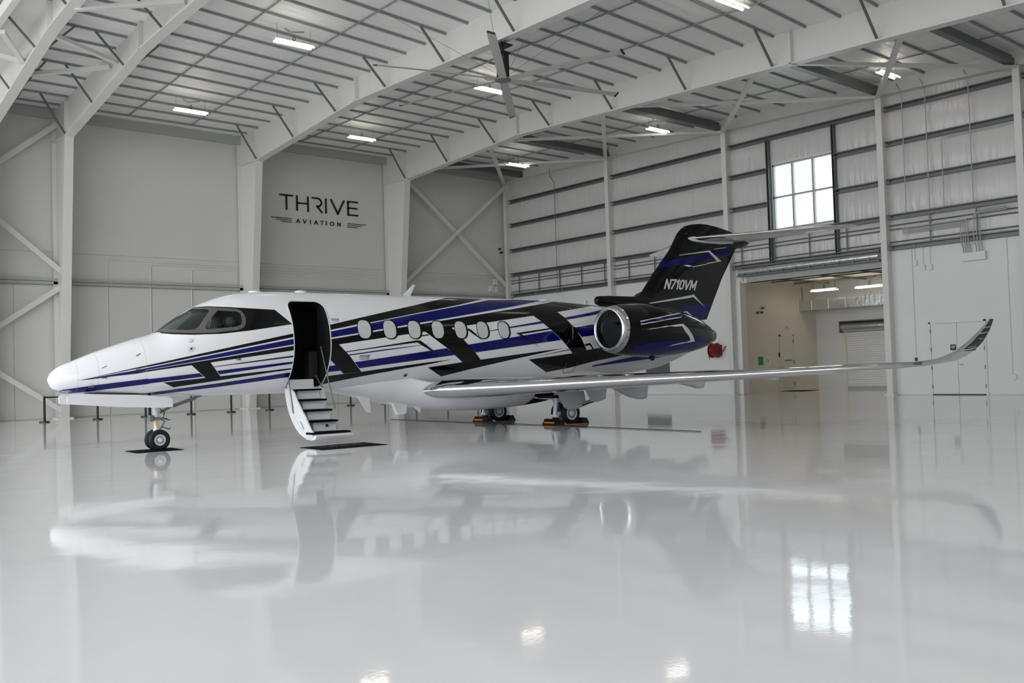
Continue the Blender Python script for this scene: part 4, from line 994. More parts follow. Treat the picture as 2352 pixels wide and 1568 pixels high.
# lettering on the skin
def skin_text(name, text, s0, th0, h, sw, material, wscale, off=.009, slant=.0, gap=.25):
    _, letters = stroke_quads(text, h, sw, gap, wscale, slant)
    mb = MB()
    for ch, qs in letters:
        for q in qs:
            P = [fus(np.array(s0 + u), np.array(th0 + v / 1.05), off) for u, v in q]
            mb.add([tuple(p) for p in P], [(0, 1, 2, 3)])
    return mb.build(name, material, fuse, fix=False)
skin_text('fuselage_lettering', 'THrIVE', 3.315, .425, .055, .008, A_LOGO, .66)
skin_text('fuselage_lettering', 'AVIATION', 3.345, .395, .014, .003, A_LOGO, 1.15)
skin_text('fuselage_lettering', 'CITATION', 3.93, -.30, .055, .011, A_LOGO, .62, slant=.25)
skin_text('fuselage_lettering', 'LONGITUDE', 3.93, -.345, .03, .006, A_LOGO, .95, slant=.25)

# ---- belly fairing
BF = np.array([(3.55, 1.02, .26, 1.06), (3.9, .95, .43, 1.09), (4.2, .875, .52, 1.13), (4.77, .72, .62, 1.19), (5.25, .62, .67, 1.22), (5.65, .56, .80, 1.12), (6.1, .495, 1.0, 1.03), (6.6, .44, 1.14, 1.0), (7.55, .395, 1.22, 1.0), (8.3, .41, 1.23, 1.0), (9.2, .47, 1.16, 1.02), (10.2, .63, .84, 1.15), (11.2, .88, .6, 1.2), (11.9, 1.03, .42, 1.2), (12.2, 1.08, .26, 1.18)])
mb = MB(); rings = []
for s in np.linspace(3.55, 12.2, 44):
    zb_ = float(pchip(s, BF[:, 0], BF[:, 1])); w = float(pchip(s, BF[:, 0], BF[:, 2]))
    zc = float(pchip(s, BF[:, 0], BF[:, 3])); r = []
    for k in range(40):
        a = 2 * math.pi * k / 40
        c, sn = math.cos(a), math.sin(a)
        e = .8 if s > 6 else .95
        r.append((s, w * math.copysign(abs(c) ** e, c), zc + (zc - zb_ if sn < 0 else .12) * math.copysign(abs(sn) ** e, sn)))
    rings.append(r)
mb.loft(rings)
bme = mb.mesh('belly_fairing', smooth=50); bme.materials.append(A_WHITE)
bel = link('belly_fairing', bme, jet)
cutters = []
for yy in (-1, 1):
    cutter([(8.62, .3), (9.62, .3), (9.62, .80), (8.62, .80)], *sorted((yy * .6, yy * 1.7)))
for c in cutters:
    md = bel.modifiers.new('cut', 'BOOLEAN'); md.operation = 'DIFFERENCE'; md.object = c; md.solver = 'EXACT'; md.material_mode = 'TRANSFER'
bpy.context.view_layer.update()
nm = bpy.data.meshes.new_from_object(bel.evaluated_get(bpy.context.evaluated_depsgraph_get()))
bel.modifiers.clear(); bel.data = nm; nm.name = 'belly_fairing'
nm.set_sharp_from_angle(angle=math.radians(40))
for c in cutters:
    bpy.data.objects.remove(c)

# ---- wings
def airfoil(n=18, x0=0.0, x1=1.0):
    xs_ = [x0 + (x1 - x0) * (1 - math.cos(math.pi * i / n)) / 2 for i in range(n + 1)] if x0 == 0 and x1 == 1 else [x1 * (i / n) ** 2 for i in range(n + 1)]
    f = lambda x: 5 * (.2969 * math.sqrt(max(x, 0)) - .126 * x - .3516 * x * x + .2843 * x ** 3 - .1015 * x ** 4)
    up_ = [(x, f(x) * 1.0) for x in xs_]; lo_ = [(x, -f(x) * .9) for x in xs_]
    return up_[::-1] + lo_[1:]
WS = [(.8, 6.4, .91, 3.3, .13, 0), (1.0, 5.72, .925, 4.1, .118, 0), (1.1, 5.48, .935, 4.38, .114, 0), (1.25, 5.37, .94, 4.5, .112, 0), (1.6, 5.57, .95, 4.3, .108, 0), (3.0, 6.37, .985, 3.6, .104, 0), (5, 7.5, 1.05, 2.85, .102, 0), (7, 8.64, 1.11, 2.1, .1, 0),
      (8.5, 9.49, 1.165, 1.55, .1, 2), (8.95, 9.78, 1.185, 1.4, .1, 4), (9.25, 10.13, 1.20, 1.25, .1, 8), (9.5, 10.8, 1.215, 1.05, .095, 16), (9.68, 11.17, 1.262, .95, .09, 28), (9.8, 11.42, 1.342, .86, .085, 40), (9.9, 11.7, 1.45, .74, .08, 50), (10.0, 12.0, 1.625, .57, .075, 58), (10.08, 12.22, 1.80, .42, .07, 63), (10.13, 12.38, 1.93, .28, .07, 65), (10.17, 12.48, 2.036, .17, .06, 66)]
def wing_rings(side, af, off=0.0, i0=0, i1=None):
    rr = []
    for (t, s, z, c, tc, cant) in WS[i0:i1]:
        ca = math.radians(cant)
        r = []
        for x, y in af:
            d = y * tc * c + math.copysign(off, y) * (1 if abs(y) > 1e-6 else 0)
            dx = x * c - (off if x < .003 else 0)
            r.append((s + dx, -side * (t - d * math.sin(ca)), z + d * math.cos(ca)))
        rr.append(r)
    return rr
for side, nm_ in ((1, 'port'), (-1, 'starboard')):
    mb = MB(); mb.loft(wing_rings(side, airfoil(20)))
    wing = mb.build('wing', A_WHITE if True else None, jet, smooth=40)
    mb = MB(); mb.loft(wing_rings(side, airfoil(12, 0, .2), .004), closed=False, caps=False)
    mb.build('leading_edge', A_CHROME, wing, smooth=60, fix=False)
    # dark painted winglet with white lines
    wl = [(x, y) for x, y in airfoil(20) if x > .17]
    mb = MB()
    mb.loft(wing_rings(side, wl, .003, 14), closed=False, caps=False)
    mb.build('winglet_paint', A_BLACK, wing, smooth=40, fix=False)
    def wl_pt(f, x, lower=True):
        i = int(f); q = f - i; i = min(i, len(WS) - 2)
        A_, B_ = WS[i], WS[i + 1]
        v = [A_[k] * (1 - q) + B_[k] * q for k in range(6)]
        t, s, z, c, tc, cant = v; ca = math.radians(cant)
        y = 5 * (.2969 * math.sqrt(x) - .126 * x - .3516 * x * x + .2843 * x ** 3 - .1015 * x ** 4) * .9
        d = -(y * tc * c + .007)
        return (s + x * c, -side * (t - d * math.sin(ca)), z + d * math.cos(ca))
    for (f0, xa, f1, xb, wd) in ((14.02, .15, 14.25, .95, .14), (14.35, .3, 14.5, .75, .07), (14.5, .75, 15.2, .8, .07), (15.2, .8, 15.3, .45, .06), (15.75, .15, 15.95, .95, .1), (16.5, .15, 16.7, .95, .12)):
        P = []
        for k in range(7):
            q = k / 6
            P.append((wl_pt(f0 + (f1 - f0) * q, xa + (xb - xa) * q), wl_pt(f0 + (f1 - f0) * q + wd, xa + (xb - xa) * q)))
        mb = MB()
        mb.add([p for pr in P for p in pr], [(2 * k, 2 * k + 1, 2 * k + 3, 2 * k + 2) for k in range(6)])
        mb.build('winglet_line', A_WHITE, wing, fix=False)
    # flap track fairings
    for (t, w, P) in ((1.95, .05, [(9.5, .88), (10.25, .9), (10.16, .56), (9.9, .5), (9.7, .52)]), (3.0, .2, [(9.2, .93), (10.55, .96), (10.47, .58), (10.32, .555), (10.02, .61)]),
                      (4.2, .17, [(9.9, .99), (11.22, 1.03), (11.13, .80), (10.97, .785), (10.75, .84)]), (6.2, .12, [(10.3, 1.04), (11.3, 1.07), (11.25, .95), (11.1, .935), (10.9, .96)])):
        cx = sum(p[0] for p in P) / len(P); cz = sum(p[1] for p in P) / len(P)
        rings = []
        for q, k in ((-1, .8), (-.7, 1), (.7, 1), (1, .8)):
            rings.append([(cx + (p[0] - cx) * k, -side * t + q * w / 2, cz + (p[1] - cz) * k) for p in P])
        mb = MB(); mb.loft(rings); mb.build('flap_fairing', A_GREY, wing, smooth=20)
    # nav light at the winglet root
    mb = MB(); mb.tube([(10.62, -side * 9.62, 1.225), (10.8, -side * 9.68, 1.235)], [.02, .035], 8); mb.build('wing_light', M_GALV, wing, smooth=50)

# ---- engines
for side in (1, -1):
    sd = np.array([1, side, 1])
    mb = MB()
    ph = np.linspace(0, 2 * math.pi, 49)[:-1]
    mb.loft([[tuple(p) for p in nac(np.full(48, s), ph) * sd] for s in np.linspace(10.45, 14.02, 30)], caps=False)
    nc = mb.build('engine_nacelle', A_BLACK, jet, smooth=50)
    # polished intake lip: outside, round the edge and in
    lip = [(10.46, .592), (10.40, .578), (10.33, .556), (10.285, .525), (10.27, .495), (10.28, .468), (10.33, .452), (10.42, .445), (10.5, .443)]
    mb = MB(); mb.loft([[(s, -side * (NT + r * math.cos(a)), 2.264 + r * math.sin(a)) for a in ph] for s, r in lip], caps=False)
    mb.build('intake_lip', A_CHROME, nc, smooth=60)
    mb = MB(); mb.loft([[(s, -side * (NT + r * math.cos(a)), 2.26 + r * math.sin(a)) for a in ph] for s, r in [(10.5, .443), (10.9, .45), (11.3, .45), (11.32, .0)]], caps=False)
    mb.build('intake_duct', mat('intake_duct_grey', (70, 72, 74), rough=.4, metal=.4), nc, smooth=40)
    mb = MB()
    for k in range(18):
        a = 2 * math.pi * k / 18
        c0 = Vector((11.18, -side * NT, 2.26))
        d = Vector((0, math.cos(a), math.sin(a))); e = Vector((0, -math.sin(a), math.cos(a)))
        mb.add([c0 + d * .1 - e * .03, c0 + d * .1 + e * .03 + Vector((.06, 0, 0)), c0 + d * .44 + e * .06 + Vector((.06, 0, 0)), c0 + d * .44 - e * .05], [(0, 1, 2, 3)])
    mb.build('fan_blades', A_GREY, nc, fix=False)['kind'] = 'stuff'
    mb = MB(); mb.lathe([(0, .01), (.08, .07), (.2, .11)], (11.0, -side * NT, 2.26), 'x', 20); mb.build('spinner', M_BLACK, nc, smooth=50)
    mb = MB(); mb.lathe([(0, .2), (.18, .17), (.18, .12)], (13.98, -side * NT, 2.10), 'x', 28); mb.build('exhaust_nozzle', M_GALV, nc, smooth=50)
    # pylon
    mb = MB()
    mb.loft([[(s + 0, -side * (.75 + .9 * q), 2.42 + .1 * (1 - q) + dz) for s, dz in ((10.95 + .25 * (1 - q), 0), (11.3, .09), (12.3, .10), (13.3, 0), (12.3, -.08), (11.3, -.08))] for q in (0, .5, 1)])
    mb.build('pylon', A_BLACK, jet, smooth=50)
    if side == 1:
        for key, (c, pts) in NAC_DECALS.items():
            decal('paint_stripe', PM[c], [pts], nac, OFF[c], .12, .1, nc)
        mb = MB(); mb.prism([(11.72, 1.53), (11.8, 1.6), (11.86, 1.6), (11.86, 1.5), (11.8, 1.47)], 1, -NT - .04, -NT + .04); mb.build('drain_mast', M_BLACK, nc)

# ---- tail fin, rudder, stabiliser
FO = [(11.83, 3.12), (11.82, 3.19), (11.86, 3.25), (11.95, 3.285), (12.2, 3.3), (12.96, 3.298), (13.25, 3.30), (13.40, 3.34), (13.62, 3.47), (14.05, 3.95), (14.83, 4.72), (15.2, 5.24), (15.36, 5.38), (15.55, 5.48), (15.8, 5.54), (16.1, 5.575), (16.4, 5.575), (16.85, 5.54), (17.45, 5.47), (17.75, 5.42), (17.82, 5.32), (17.90, 4.95), (17.15, 3.95), (16.37, 2.69), (15.9, 2.66), (14.5, 2.62), (13.0, 2.7), (12.0, 2.78), (11.95, 3.04)]
def fin_t(s, z):
    le = np.interp(z, [2.6, 3.0, 3.3, 3.47, 3.95, 4.72, 5.24, 5.6], [11.9, 11.9, 11.86, 13.62, 14.05, 14.83, 15.2, 15.9])
    te = np.interp(z, [2.69, 3.95, 4.95, 5.6], [16.37, 17.15, 17.9, 18.0])
    x = np.clip((s - le) / np.maximum(te - le, .1), 0.0005, 1)
    f = 5 * (.2969 * np.sqrt(x) - .126 * x - .3516 * x ** 2 + .2843 * x ** 3 - .1015 * x ** 4)
    return np.maximum(.012, f * .22)
def fin_surf(u, v, off):
    return np.stack([u, -(fin_t(u, v) + off), v], -1)
def fin_surf_r(u, v, off):
    return np.stack([u, (fin_t(u, v) + off), v], -1)
fin = decal('tail_fin', A_BLACK, [FO], fin_surf, 0, .15, .12, jet)
decal('tail_fin_skin', A_BLACK, [FO], fin_surf_r, 0, .15, .12, fin)
mb = MB()
fo = dense(FO, .15)
mb.add([p for q in fo for p in ((q[0], -float(fin_t(*q)), q[1]), (q[0], float(fin_t(*q)), q[1]))], [(2 * k, 2 * k + 1, (2 * k + 3) % (2 * len(fo)), (2 * k + 2) % (2 * len(fo))) for k in range(len(fo))])
mb.build('fin_edge', A_BLACK, fin, fix=False)
for key, (c, pts) in FIN_DECALS.items():
    decal('paint_stripe', PM[c], [pts], fin_surf, OFF[c], .2, .2, fin)
# registration
tw, letters = stroke_quads('N710VM', .30, .052, .30, .62, .33)
k_ = 1.33 / (tw + .0)
for ch, qs in letters:
    mb = MB()
    for q in qs:
        P = fin_surf(np.array([14.44 + u * k_ for u, v in q]), np.array([3.552 + v for u, v in q]), .012)
        mb.add([tuple(p) for p in P], [(0, 1, 2, 3)])
    mb.build('registration_letter', A_WHITE, fin, fix=False)
# dorsal scoop
mb = MB()
rings = []
for s, r, zc in ((11.80, .075, 3.16), (11.84, .115, 3.165), (12.0, .14, 3.16), (12.5, .15, 3.15), (13.2, .16, 3.13), (14.2, .13, 3.1), (15, .06, 3.0)):
    rings.append([(s, r * .8 * math.cos(a), zc + r * math.sin(a)) for a in np.linspace(0, 2 * math.pi, 21)[:-1]])
mb.loft(rings); mb.build('dorsal_scoop', A_BLACK, jet, smooth=50)
mb = MB(); mb.prism([(11.92, 2.9), (12.2, 2.9), (14, 2.8), (14, 3.12), (11.98, 3.12)], 1, -.07, .07); mb.build('dorsal_base', A_BLACK, jet)
# bullet and stabiliser
mb = MB(); rings = []
for s, r, zc in ((15.9, .02, 5.13), (16.2, .09, 5.12), (16.8, .13, 5.09), (17.5, .14, 5.06), (18.1, .13, 5.08), (18.42, .09, 5.13), (18.55, .03, 5.16)):
    rings.append([(s, r * math.cos(a), zc + r * math.sin(a)) for a in np.linspace(0, 2 * math.pi, 21)[:-1]])
mb.loft(rings); bul = mb.build('tail_bullet', A_BLACK, jet, smooth=50)
mb = MB(); mb.lathe([(0, .03), (.05, .02)], (18.55, 0, 5.16), 'x', 12); mb.build('tail_light', A_WHITE, bul)
HS = [(.05, 15.66, 5.11, 2.1, .085), (.35, 15.85, 5.115, 1.95, .085), (1.5, 16.55, 5.125, 1.6, .085), (3.0, 17.45, 5.145, 1.05, .085), (3.7, 17.88, 5.155, .8, .08), (3.85, 18.1, 5.157, .55, .05)]
for side in (1, -1):
    mb = MB(); mb.loft([[(s + x * c, -side * t, z + y * tc * c) for x, y in airfoil(14)] for t, s, z, c, tc in HS])
    hs = mb.build('horizontal_stabiliser', A_WHITE, jet, smooth=40)
    mb = MB(); mb.loft([[(s + x * c - .003, -side * t, z + y * (tc + .004) * c) for x, y in airfoil(8, 0, .1)] for t, s, z, c, tc in HS], closed=False, caps=False)
    mb.build('leading_edge', A_CHROME, hs, smooth=60, fix=False)
    mb = MB(); rings = []
    for s, r in ((15.52, .015), (15.6, .05), (15.8, .085), (16.3, .10), (17, .09), (17.6, .03)):
        rings.append([(s, -side * .14 + r * .7 * math.cos(a), 5.09 + r * math.sin(a)) for a in np.linspace(0, 2 * math.pi, 17)[:-1]])
    mb.loft(rings); mb.build('root_fairing', A_WHITE, hs, smooth=50)

# ---- antennas and lights
def blade(name, pts, th, y=0, m=A_WHITE):
    mb = MB(); mb.prism(pts, 1, y - th / 2, y + th / 2); mb.build(name, m, jet)
blade('antenna', [(5.64, 3.12), (5.86, 3.12), (6.01, 3.40), (5.96, 3.41)], .02)
blade('antenna', [(11.40, 3.0), (11.5, 3.0), (11.5, 3.15), (11.40, 3.16)], .03, m=A_GREY)
blade('antenna', [(4.27, .88), (4.58, .84), (4.60, .48), (4.50, .51)], .03, -.25)
blade('antenna', [(5.13, .72), (5.52, .64), (5.49, .42), (5.28, .41)], .12, -.25)
blade('antenna', [(5.64, .64), (6.14, .55), (5.92, .53), (5.90, .41)], .02, -.25)
for s, z in ((3.11, 3.145), (2.08, 3.12), (9.9, 3.11)):
    mb = MB(); mb.lathe([(-.03, .14), (.02, .13), (.045, .07), (.05, .01)], (s, 0, z), 'z', 20); mb.build('antenna_dome', A_WHITE, jet, smooth=50)
mb = MB(); mb.lathe([(-.02, .11), (.0, .10), (.004, .02)], (5.0, -.5, .70), 'z', 20); mb.build('belly_port', A_GREY, jet, smooth=40)

# ---- cockpit furniture
mb = MB(); mb.prism([(.42, 2.02), (.72, 2.30), (.86, 2.26), (.84, 2.0)], 1, -.6, .6); mb.build('instrument_panel', A_DARKINT, jet)
for yy in (-.33, .33):
    mb = MB(); mb.prism([(1.22, 1.8), (1.4, 1.8), (1.5, 2.42), (1.34, 2.42)], 1, yy - .2, yy + .2)
    st_ = mb.build('pilot_seat', mat('navy_seat', (40, 46, 60), rough=.7), jet)
    mb = MB(); mb.lathe([(-.13, .05), (-.1, .1), (.1, .1), (.13, .05)], (1.38, yy, 2.48), 'y', 14); mb.build('headrest', A_SEAT, st_, smooth=50)
    mb = MB(); mb.tube([(.9, yy - .14, 2.36), (.93, yy - .15, 2.26), (.93, yy, 2.2), (.93, yy + .15, 2.26), (.9, yy + .14, 2.36)], .018, 8); mb.build('control_yoke', A_GREY, jet, smooth=50)
mb = MB(); mb.box(.66, .84, -.62, -.45, 2.315, 2.345); mb.build('chart_card', A_SHADE, jet)
# cabin lobby details
mb = MB(); mb.box(2.52, 2.6, -.4, .1, 1.32, 2.1); mb.build('cabin_cabinet', mat('dark_veneer', (34, 28, 26), rough=.3), jet)
mb = MB(); mb.box(3.0, 3.2, -.55, -.35, 1.3, 1.85); mb.build('entry_seat', mat('grey_leather', (26, 26, 27), rough=.6), jet)

# ---- airstair
S0, S1 = 2.42, 3.22
shell = [(.62, 1.10), (.63, .95), (.70, .76), (.82, .56), (.96, .41), (1.1, .29), (1.27, .195), (1.45, .135), (1.62, .098), (1.8, .085), (1.96, .11), (2.02, .17)]
inner = [(1.98, .19), (1.9, .17), (1.75, .16), (1.6, .19), (1.45, .24), (1.28, .33), (1.12, .45), (.98, .6), (.86, .78), (.79, .96), (.77, 1.10)]
mb = MB(); mb.prism([(-t, z) for t, z in shell + inner], 0, S0, S1)
stair = mb.build('airstair', A_WHITE, jet, smooth=40)
for s in (S0,):
    mb = MB(); mb.prism([(-t, z) for t, z in [(.70, 1.08), (.80, .62), (1.1, .33), (1.5, .17), (1.8, .13), (1.84, .22), (1.72, .30), (1.6, .42), (1.48, .55), (1.36, .64), (1.2, .80), (1.13, .85), (.98, 1.03), (.88, 1.08)]], 0, s + .02, s + .05)
    mb.build('side_panel', A_WHITE, stair)
TR = [(.90, 1.07), (1.13, .86), (1.36, .655), (1.6, .445), (1.84, .225)]
for i, (t, z) in enumerate(TR):
    a0, a1 = (S0 + .06, S1 - .13) if i < 4 else (S0 - .02, S1 + .02)
    d0 = t - .2 if i < 4 else t - .25
    mb = MB(); mb.box(a0, a1, -t - .03, -d0, z - .025, z + .012); mb.build('tread', M_BLKMAT, stair)
    zlow = TR[i + 1][1] if i < 4 else .10
    mb = MB()
    if i < 4:
        tn = TR[i + 1][0]
        mb.prism([(-t + .02, z - .025), (-t + .045, z - .08), (-t + .02, zlow + .02), (-d0, zlow + .02), (-d0, z - .025)], 0, a0 + .1, a1 - .02)
    else:
        mb.prism([(-t - .02, z - .025), (-t - .02, z - .13), (-d0, z - .13), (-d0, z - .025)], 0, a0 + .01, a1 - .01)
    mb.build('riser', A_SILVER, stair)
mb = MB(); mb.prism([(-.70, 1.28), (-.72, 1.085), (-.6, 1.085), (-.6, 1.28)], 0, S0 + .06, S1 - .2); mb.build('riser', A_SILVER, stair)
mb = MB(); mb.lathe([(0, .03), (.012, .03)], (2.85, -1.62, .35), 'y', 14); mb.build('step_light', M_BLACK, stair)
mb = MB(); mb.bar((S0 + .015, -1.30, .44), (S0 + .015, -1.44, .30), .02, .028, (0, 1, 1)); mb.build('latch', M_GREYP, stair)
mb = MB(); mb.tube([(S0 + .01, -.75, 1.45), (S0 + .01, -.98, .60)], .014, 8); mb.build('handrail_cable', M_GALV, stair, smooth=50)
mb = MB(); mb.tube([(S1 - .06, -.8, 1.95), (S1 - .04, -.95, 1.5), (S1 - .02, -1.28, .66)], .014, 8); mb.build('handrail', M_GALV, stair, smooth=50)
mb = MB(); mb.tube([(S1 - .1, -.6, 1.35), (S1 - .1, -.93, 1.09)], .012, 8); mb.build('handrail', M_GALV, stair, smooth=50)

# ---- landing gear
def wheel(parent, s, t, z, r, w, hubr, name='tyre'):
    mb = MB()
    hw_ = w / 2
    mb.lathe([(-hw_ * .7, hubr), (-hw_ * .95, hubr + (r - hubr) * .35), (-hw_, hubr + (r - hubr) * .6), (-hw_ * .8, r * .95), (-hw_ * .35, r), (hw_ * .35, r), (hw_ * .8, r * .95), (hw_, hubr + (r - hubr) * .6), (hw_ * .95, hubr + (r - hubr) * .35), (hw_ * .7, hubr)], (s, -t, z), 'y', 36, closed=True)
    mb.build('tyre', M_RUBBER, parent, smooth=60)
    mb = MB()
    f = -hw_ * .72                      # outer face (port side)
    mb.lathe([(-f, hubr * .9), (f, hubr * 1.02), (f - .004, hubr * .95), (f + .012, hubr * .78), (f + .02, hubr * .42), (f, hubr * .3), (f - .006, .0)], (s, -t, z), 'y', 32)
    hub = mb.build('hub', A_WHITE, parent, smooth=40)
    return hub
def hub_holes(parent, s, t, z, w, hubr, n):
    mb = MB()
    for k in range(n):
        a = 2 * math.pi * k / n
        c, sn = math.cos(a), math.sin(a)
        p = []
        for (rr, da) in ((.5, -.1), (.5, .1), (.75, .13), (.75, -.13)):
            p.append((s + hubr * rr * math.cos(a + da), -t - w / 2 * .72 - .001 + .012 * 0, z + hubr * rr * math.sin(a + da)))
        mb.add(p, [(0, 1, 2, 3)])
    mb.build('hub_slots', M_BLACK, parent, fix=False)['kind'] = 'stuff'

# nose gear
mb = MB()
mb.tube([(0, 0, 1.1), (0.02, 0, .62)], .058, 16)
mb.tube([(0.02, 0, .62), (.03, 0, .2)], .04, 16)
mb.tube([(.03, -.24, .2), (.03, .24, .2)], .03, 12)
mb.tube([(.03, 0, .30), (.03, 0, .42)], .062, 14)
ng = mb.build('nose_gear', A_WHITE, jet, smooth=40)
for t in (.13, -.13):
    wheel(ng, .04, t, .20, .20, .13, .105)
    hub_holes(ng, .04, t, .20, .13, .105, 12)
mb = MB(); mb.tube([(.06, -.02, .62), (.18, -.03, .55), (.07, -.02, .36)], .018, 8); mb.build('torque_link', M_GALV, ng, smooth=40)
mb = MB(); mb.box(-.12, -.06, -.1, .06, .56, .68); mb.box(-.05, .1, -.07, .07, .58, .64); mb.build('taxi_light', M_DARKST, ng)
mb = MB(); mb.tube([(-.08, .05, 1.05), (-.08, .05, .62)], .028, 10); mb.build('steering_actuator', M_BLACK, ng, smooth=40)
mb = MB(); mb.tube([(.08, -.05, .8), (.17, -.06, .72), (.14, -.06, .62), (.22, -.06, .60)], .01, 6); mb.build('hose', M_BLACK, ng, smooth=40)
mb = MB(); mb.tube([(.1, -.06, .62), (.24, -.08, .57), (.27, -.08, .58)], .014, 6); mb.build('tow_link', M_GALV, ng, smooth=40)
mb = MB(); mb.tube([(.1, -.06, .45), (.24, -.08, .40), (.27, -.08, .42)], .014, 6); mb.build('tow_link', M_GALV, ng, smooth=40)
mb = MB(); mb.bar((.26, -.05, .82), (.92, 0, 1.03), .06, .045); mb.bar((.35, -.05, .82), (.8, -.02, .96), .02, .02); mb.bar((.1, 0, .72), (.3, -.03, .83), .05, .05); mb.build('drag_brace', M_DARKST, ng)
mb = MB(); mb.box(.0, .05, -.061, -.055, .47, .55); mb.build('placard', mat('yellow_label', (230, 190, 60), rough=.5), ng)
for sd in (1, -1):
    mb = MB()
    P = [(-1.55, 1.155), (-.9, 1.115), (-.4, 1.09), (.15, 1.03), (.24, .98), (.24, .83), (.0, .825), (-.8, .88), (-1.5, .955), (-1.63, .965), (-1.64, 1.10)]
    mb.prism(P, 1, -sd * .33 - .02, -sd * .33 + .02); mb.build('gear_door', A_WHITE, ng, smooth=30)
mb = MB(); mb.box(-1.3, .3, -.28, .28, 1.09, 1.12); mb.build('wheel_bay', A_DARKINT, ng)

# main gear
for side in (1, -1):
    t0 = 1.45 * side
    mb = MB()
    mb.tube([(9.05, -t0, .95), (9.02, -t0, .55)], .075, 16)
    mb.tube([(9.02, -t0, .6), (8.96, -t0, .22)], [.06, .05], 16)
    mb.tube([(8.98, -t0, .24), (9.3, -t0, .26)], [.06, .075], 14)
    mb.tube([(9.12, -t0, .72), (9.26, -t0, .32)], .04, 12)
    mb.tube([(9.3, -t0 - .28, .26), (9.3, -t0 + .28, .26)], .04, 12)
    mb.tube([(9.02, -t0 - .09, .58), (9.02, -t0 + .09, .58)], .055, 14)
    mb.tube([(8.97, -t0 - .1, .2), (8.97, -t0 + .1, .2)], .04, 14)
    mgr = mb.build('main_gear', A_WHITE, jet, smooth=40)
    for dt in (-.18, .18):
        wheel(mgr, 9.3, t0 + dt, .262, .262, .17, .165)
        hub_holes(mgr, 9.3, t0 + dt, .262, .17, .165, 14)
    mb = MB(); mb.tube([(9.0, -t0 + .02, .6), (8.7, -t0 + side * .5, .66)], .022, 8); mb.build('side_brace', A_WHITE, mgr, smooth=40)
    mb = MB()
    P = [(8.78, .80), (9.65, .78), (9.72, .44), (9.45, .36), (9.12, .35), (9.0, .42), (8.9, .6)]
    mb.prism(P, 1, -t0 - side * .30 - .012, -t0 - side * .30 + .012); mb.build('gear_door', A_GREY, mgr, smooth=30)
    mb = MB(); mb.bar((9.42, -t0 - side * .33, .44), (10.2, -t0 - side * .33, .60), .30, .018); mb.build('gear_door', A_GREY, mgr)
    mb = MB(); mb.bar((9.42, -t0 - side * .49, .44), (10.2, -t0 - side * .49, .60), .02, .03); mb.build('door_seal', M_BLACK, mgr)
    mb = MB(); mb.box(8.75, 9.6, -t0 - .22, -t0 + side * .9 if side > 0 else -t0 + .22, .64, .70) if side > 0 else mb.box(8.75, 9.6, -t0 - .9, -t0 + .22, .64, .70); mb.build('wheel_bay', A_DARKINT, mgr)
    mb = MB(); mb.box(9.1, 9.3, -t0 - .08, -t0 + .08, .3, .5); mb.build('brake_block', M_BLACK, mgr)
# ================================================================== THINGS IN THE HALL
# ---- wall lettering
sg = empty('wall_lettering', (0, -.02, 0)); tag(sg, 'black THRIVE AVIATION lettering with flanking lines on the back wall', 'sign')
def wall_letters(text, xs_, z0, h, sw, ws, name):
    _, letters = stroke_quads(text, h, sw, .25, 1.0)
    for (ch, qs), (xa, xb) in zip(letters, xs_):
        us = [u for q in qs for u, v in q]
        lo, hi = min(us), max(us)
        mb = MB()
        for q in qs:
            P = [(xa + (u - lo) / (hi - lo) * (xb - xa), z0 + v) for u, v in q]
            mb.prism(P, 1, -.035, .0)
        mb.build(name, M_LETTER, sg)
wall_letters('THrIVE', [(-13.53, -12.84), (-12.69, -12.05), (-11.88, -11.32), (-11.19, -11.11), (-10.92, -10.12), (-9.99, -9.39)], 9.05, .72, .075, 1, 'letter')
wall_letters('AVIATION', [(-12.72, -12.51), (-12.38, -12.17), (-12.0, -11.965), (-11.80, -11.59), (-11.47, -11.28), (-11.17, -11.135), (-10.96, -10.73), (-10.56, -10.38)], 8.48, .2, .028, 1, 'letter')
for i in range(3):
    for (xa, xb) in ((-13.96 + .23 * i, -12.93), (-10.01, -8.98 - .23 * i)):
        mb = MB(); mb.box(xa, xb, -.03, 0, 8.665 - .085 * i - .012, 8.665 - .085 * i + .012); mb.build('line', M_LETTER, sg)

# ---- hanging lamps
def make_lamp():
    e = empty('hanging_lamp')
    mb = MB(); mb.box(-.64, .64, -.065, .065, -.02, .045); mb.build('housing', M_FIXT, e)
    for yy in (-.105, .105):
        for xa, xb in ((-.62, -.02), (.02, .62)):
            mb = MB(); mb.tube([(xa, yy, -.03), (xb, yy, -.03)], .024, 8); mb.build('tube', M_TUBE, e, smooth=40)
    for xx in (-.55, .55):
        mb = MB(); mb.tube([(xx, 0, .04), (xx, 0, .52)], .005, 5); mb.build('wire', M_GALV, e)
    mb = MB(); mb.tube([(0, 0, .05), (.05, 0, .14), (.02, 0, .24), (-.04, 0, .16), (0, 0, .05)], .012, 6); mb.build('cable', M_BLACK, e, smooth=40)
    mb = MB(); mb.tube([(-.3, 0, .40), (-.1, .02, .33), (.1, 0, .36), (.35, .02, .42)], .025, 6); mb.build('flex_conduit', M_DARKST, e, smooth=40)
    return e
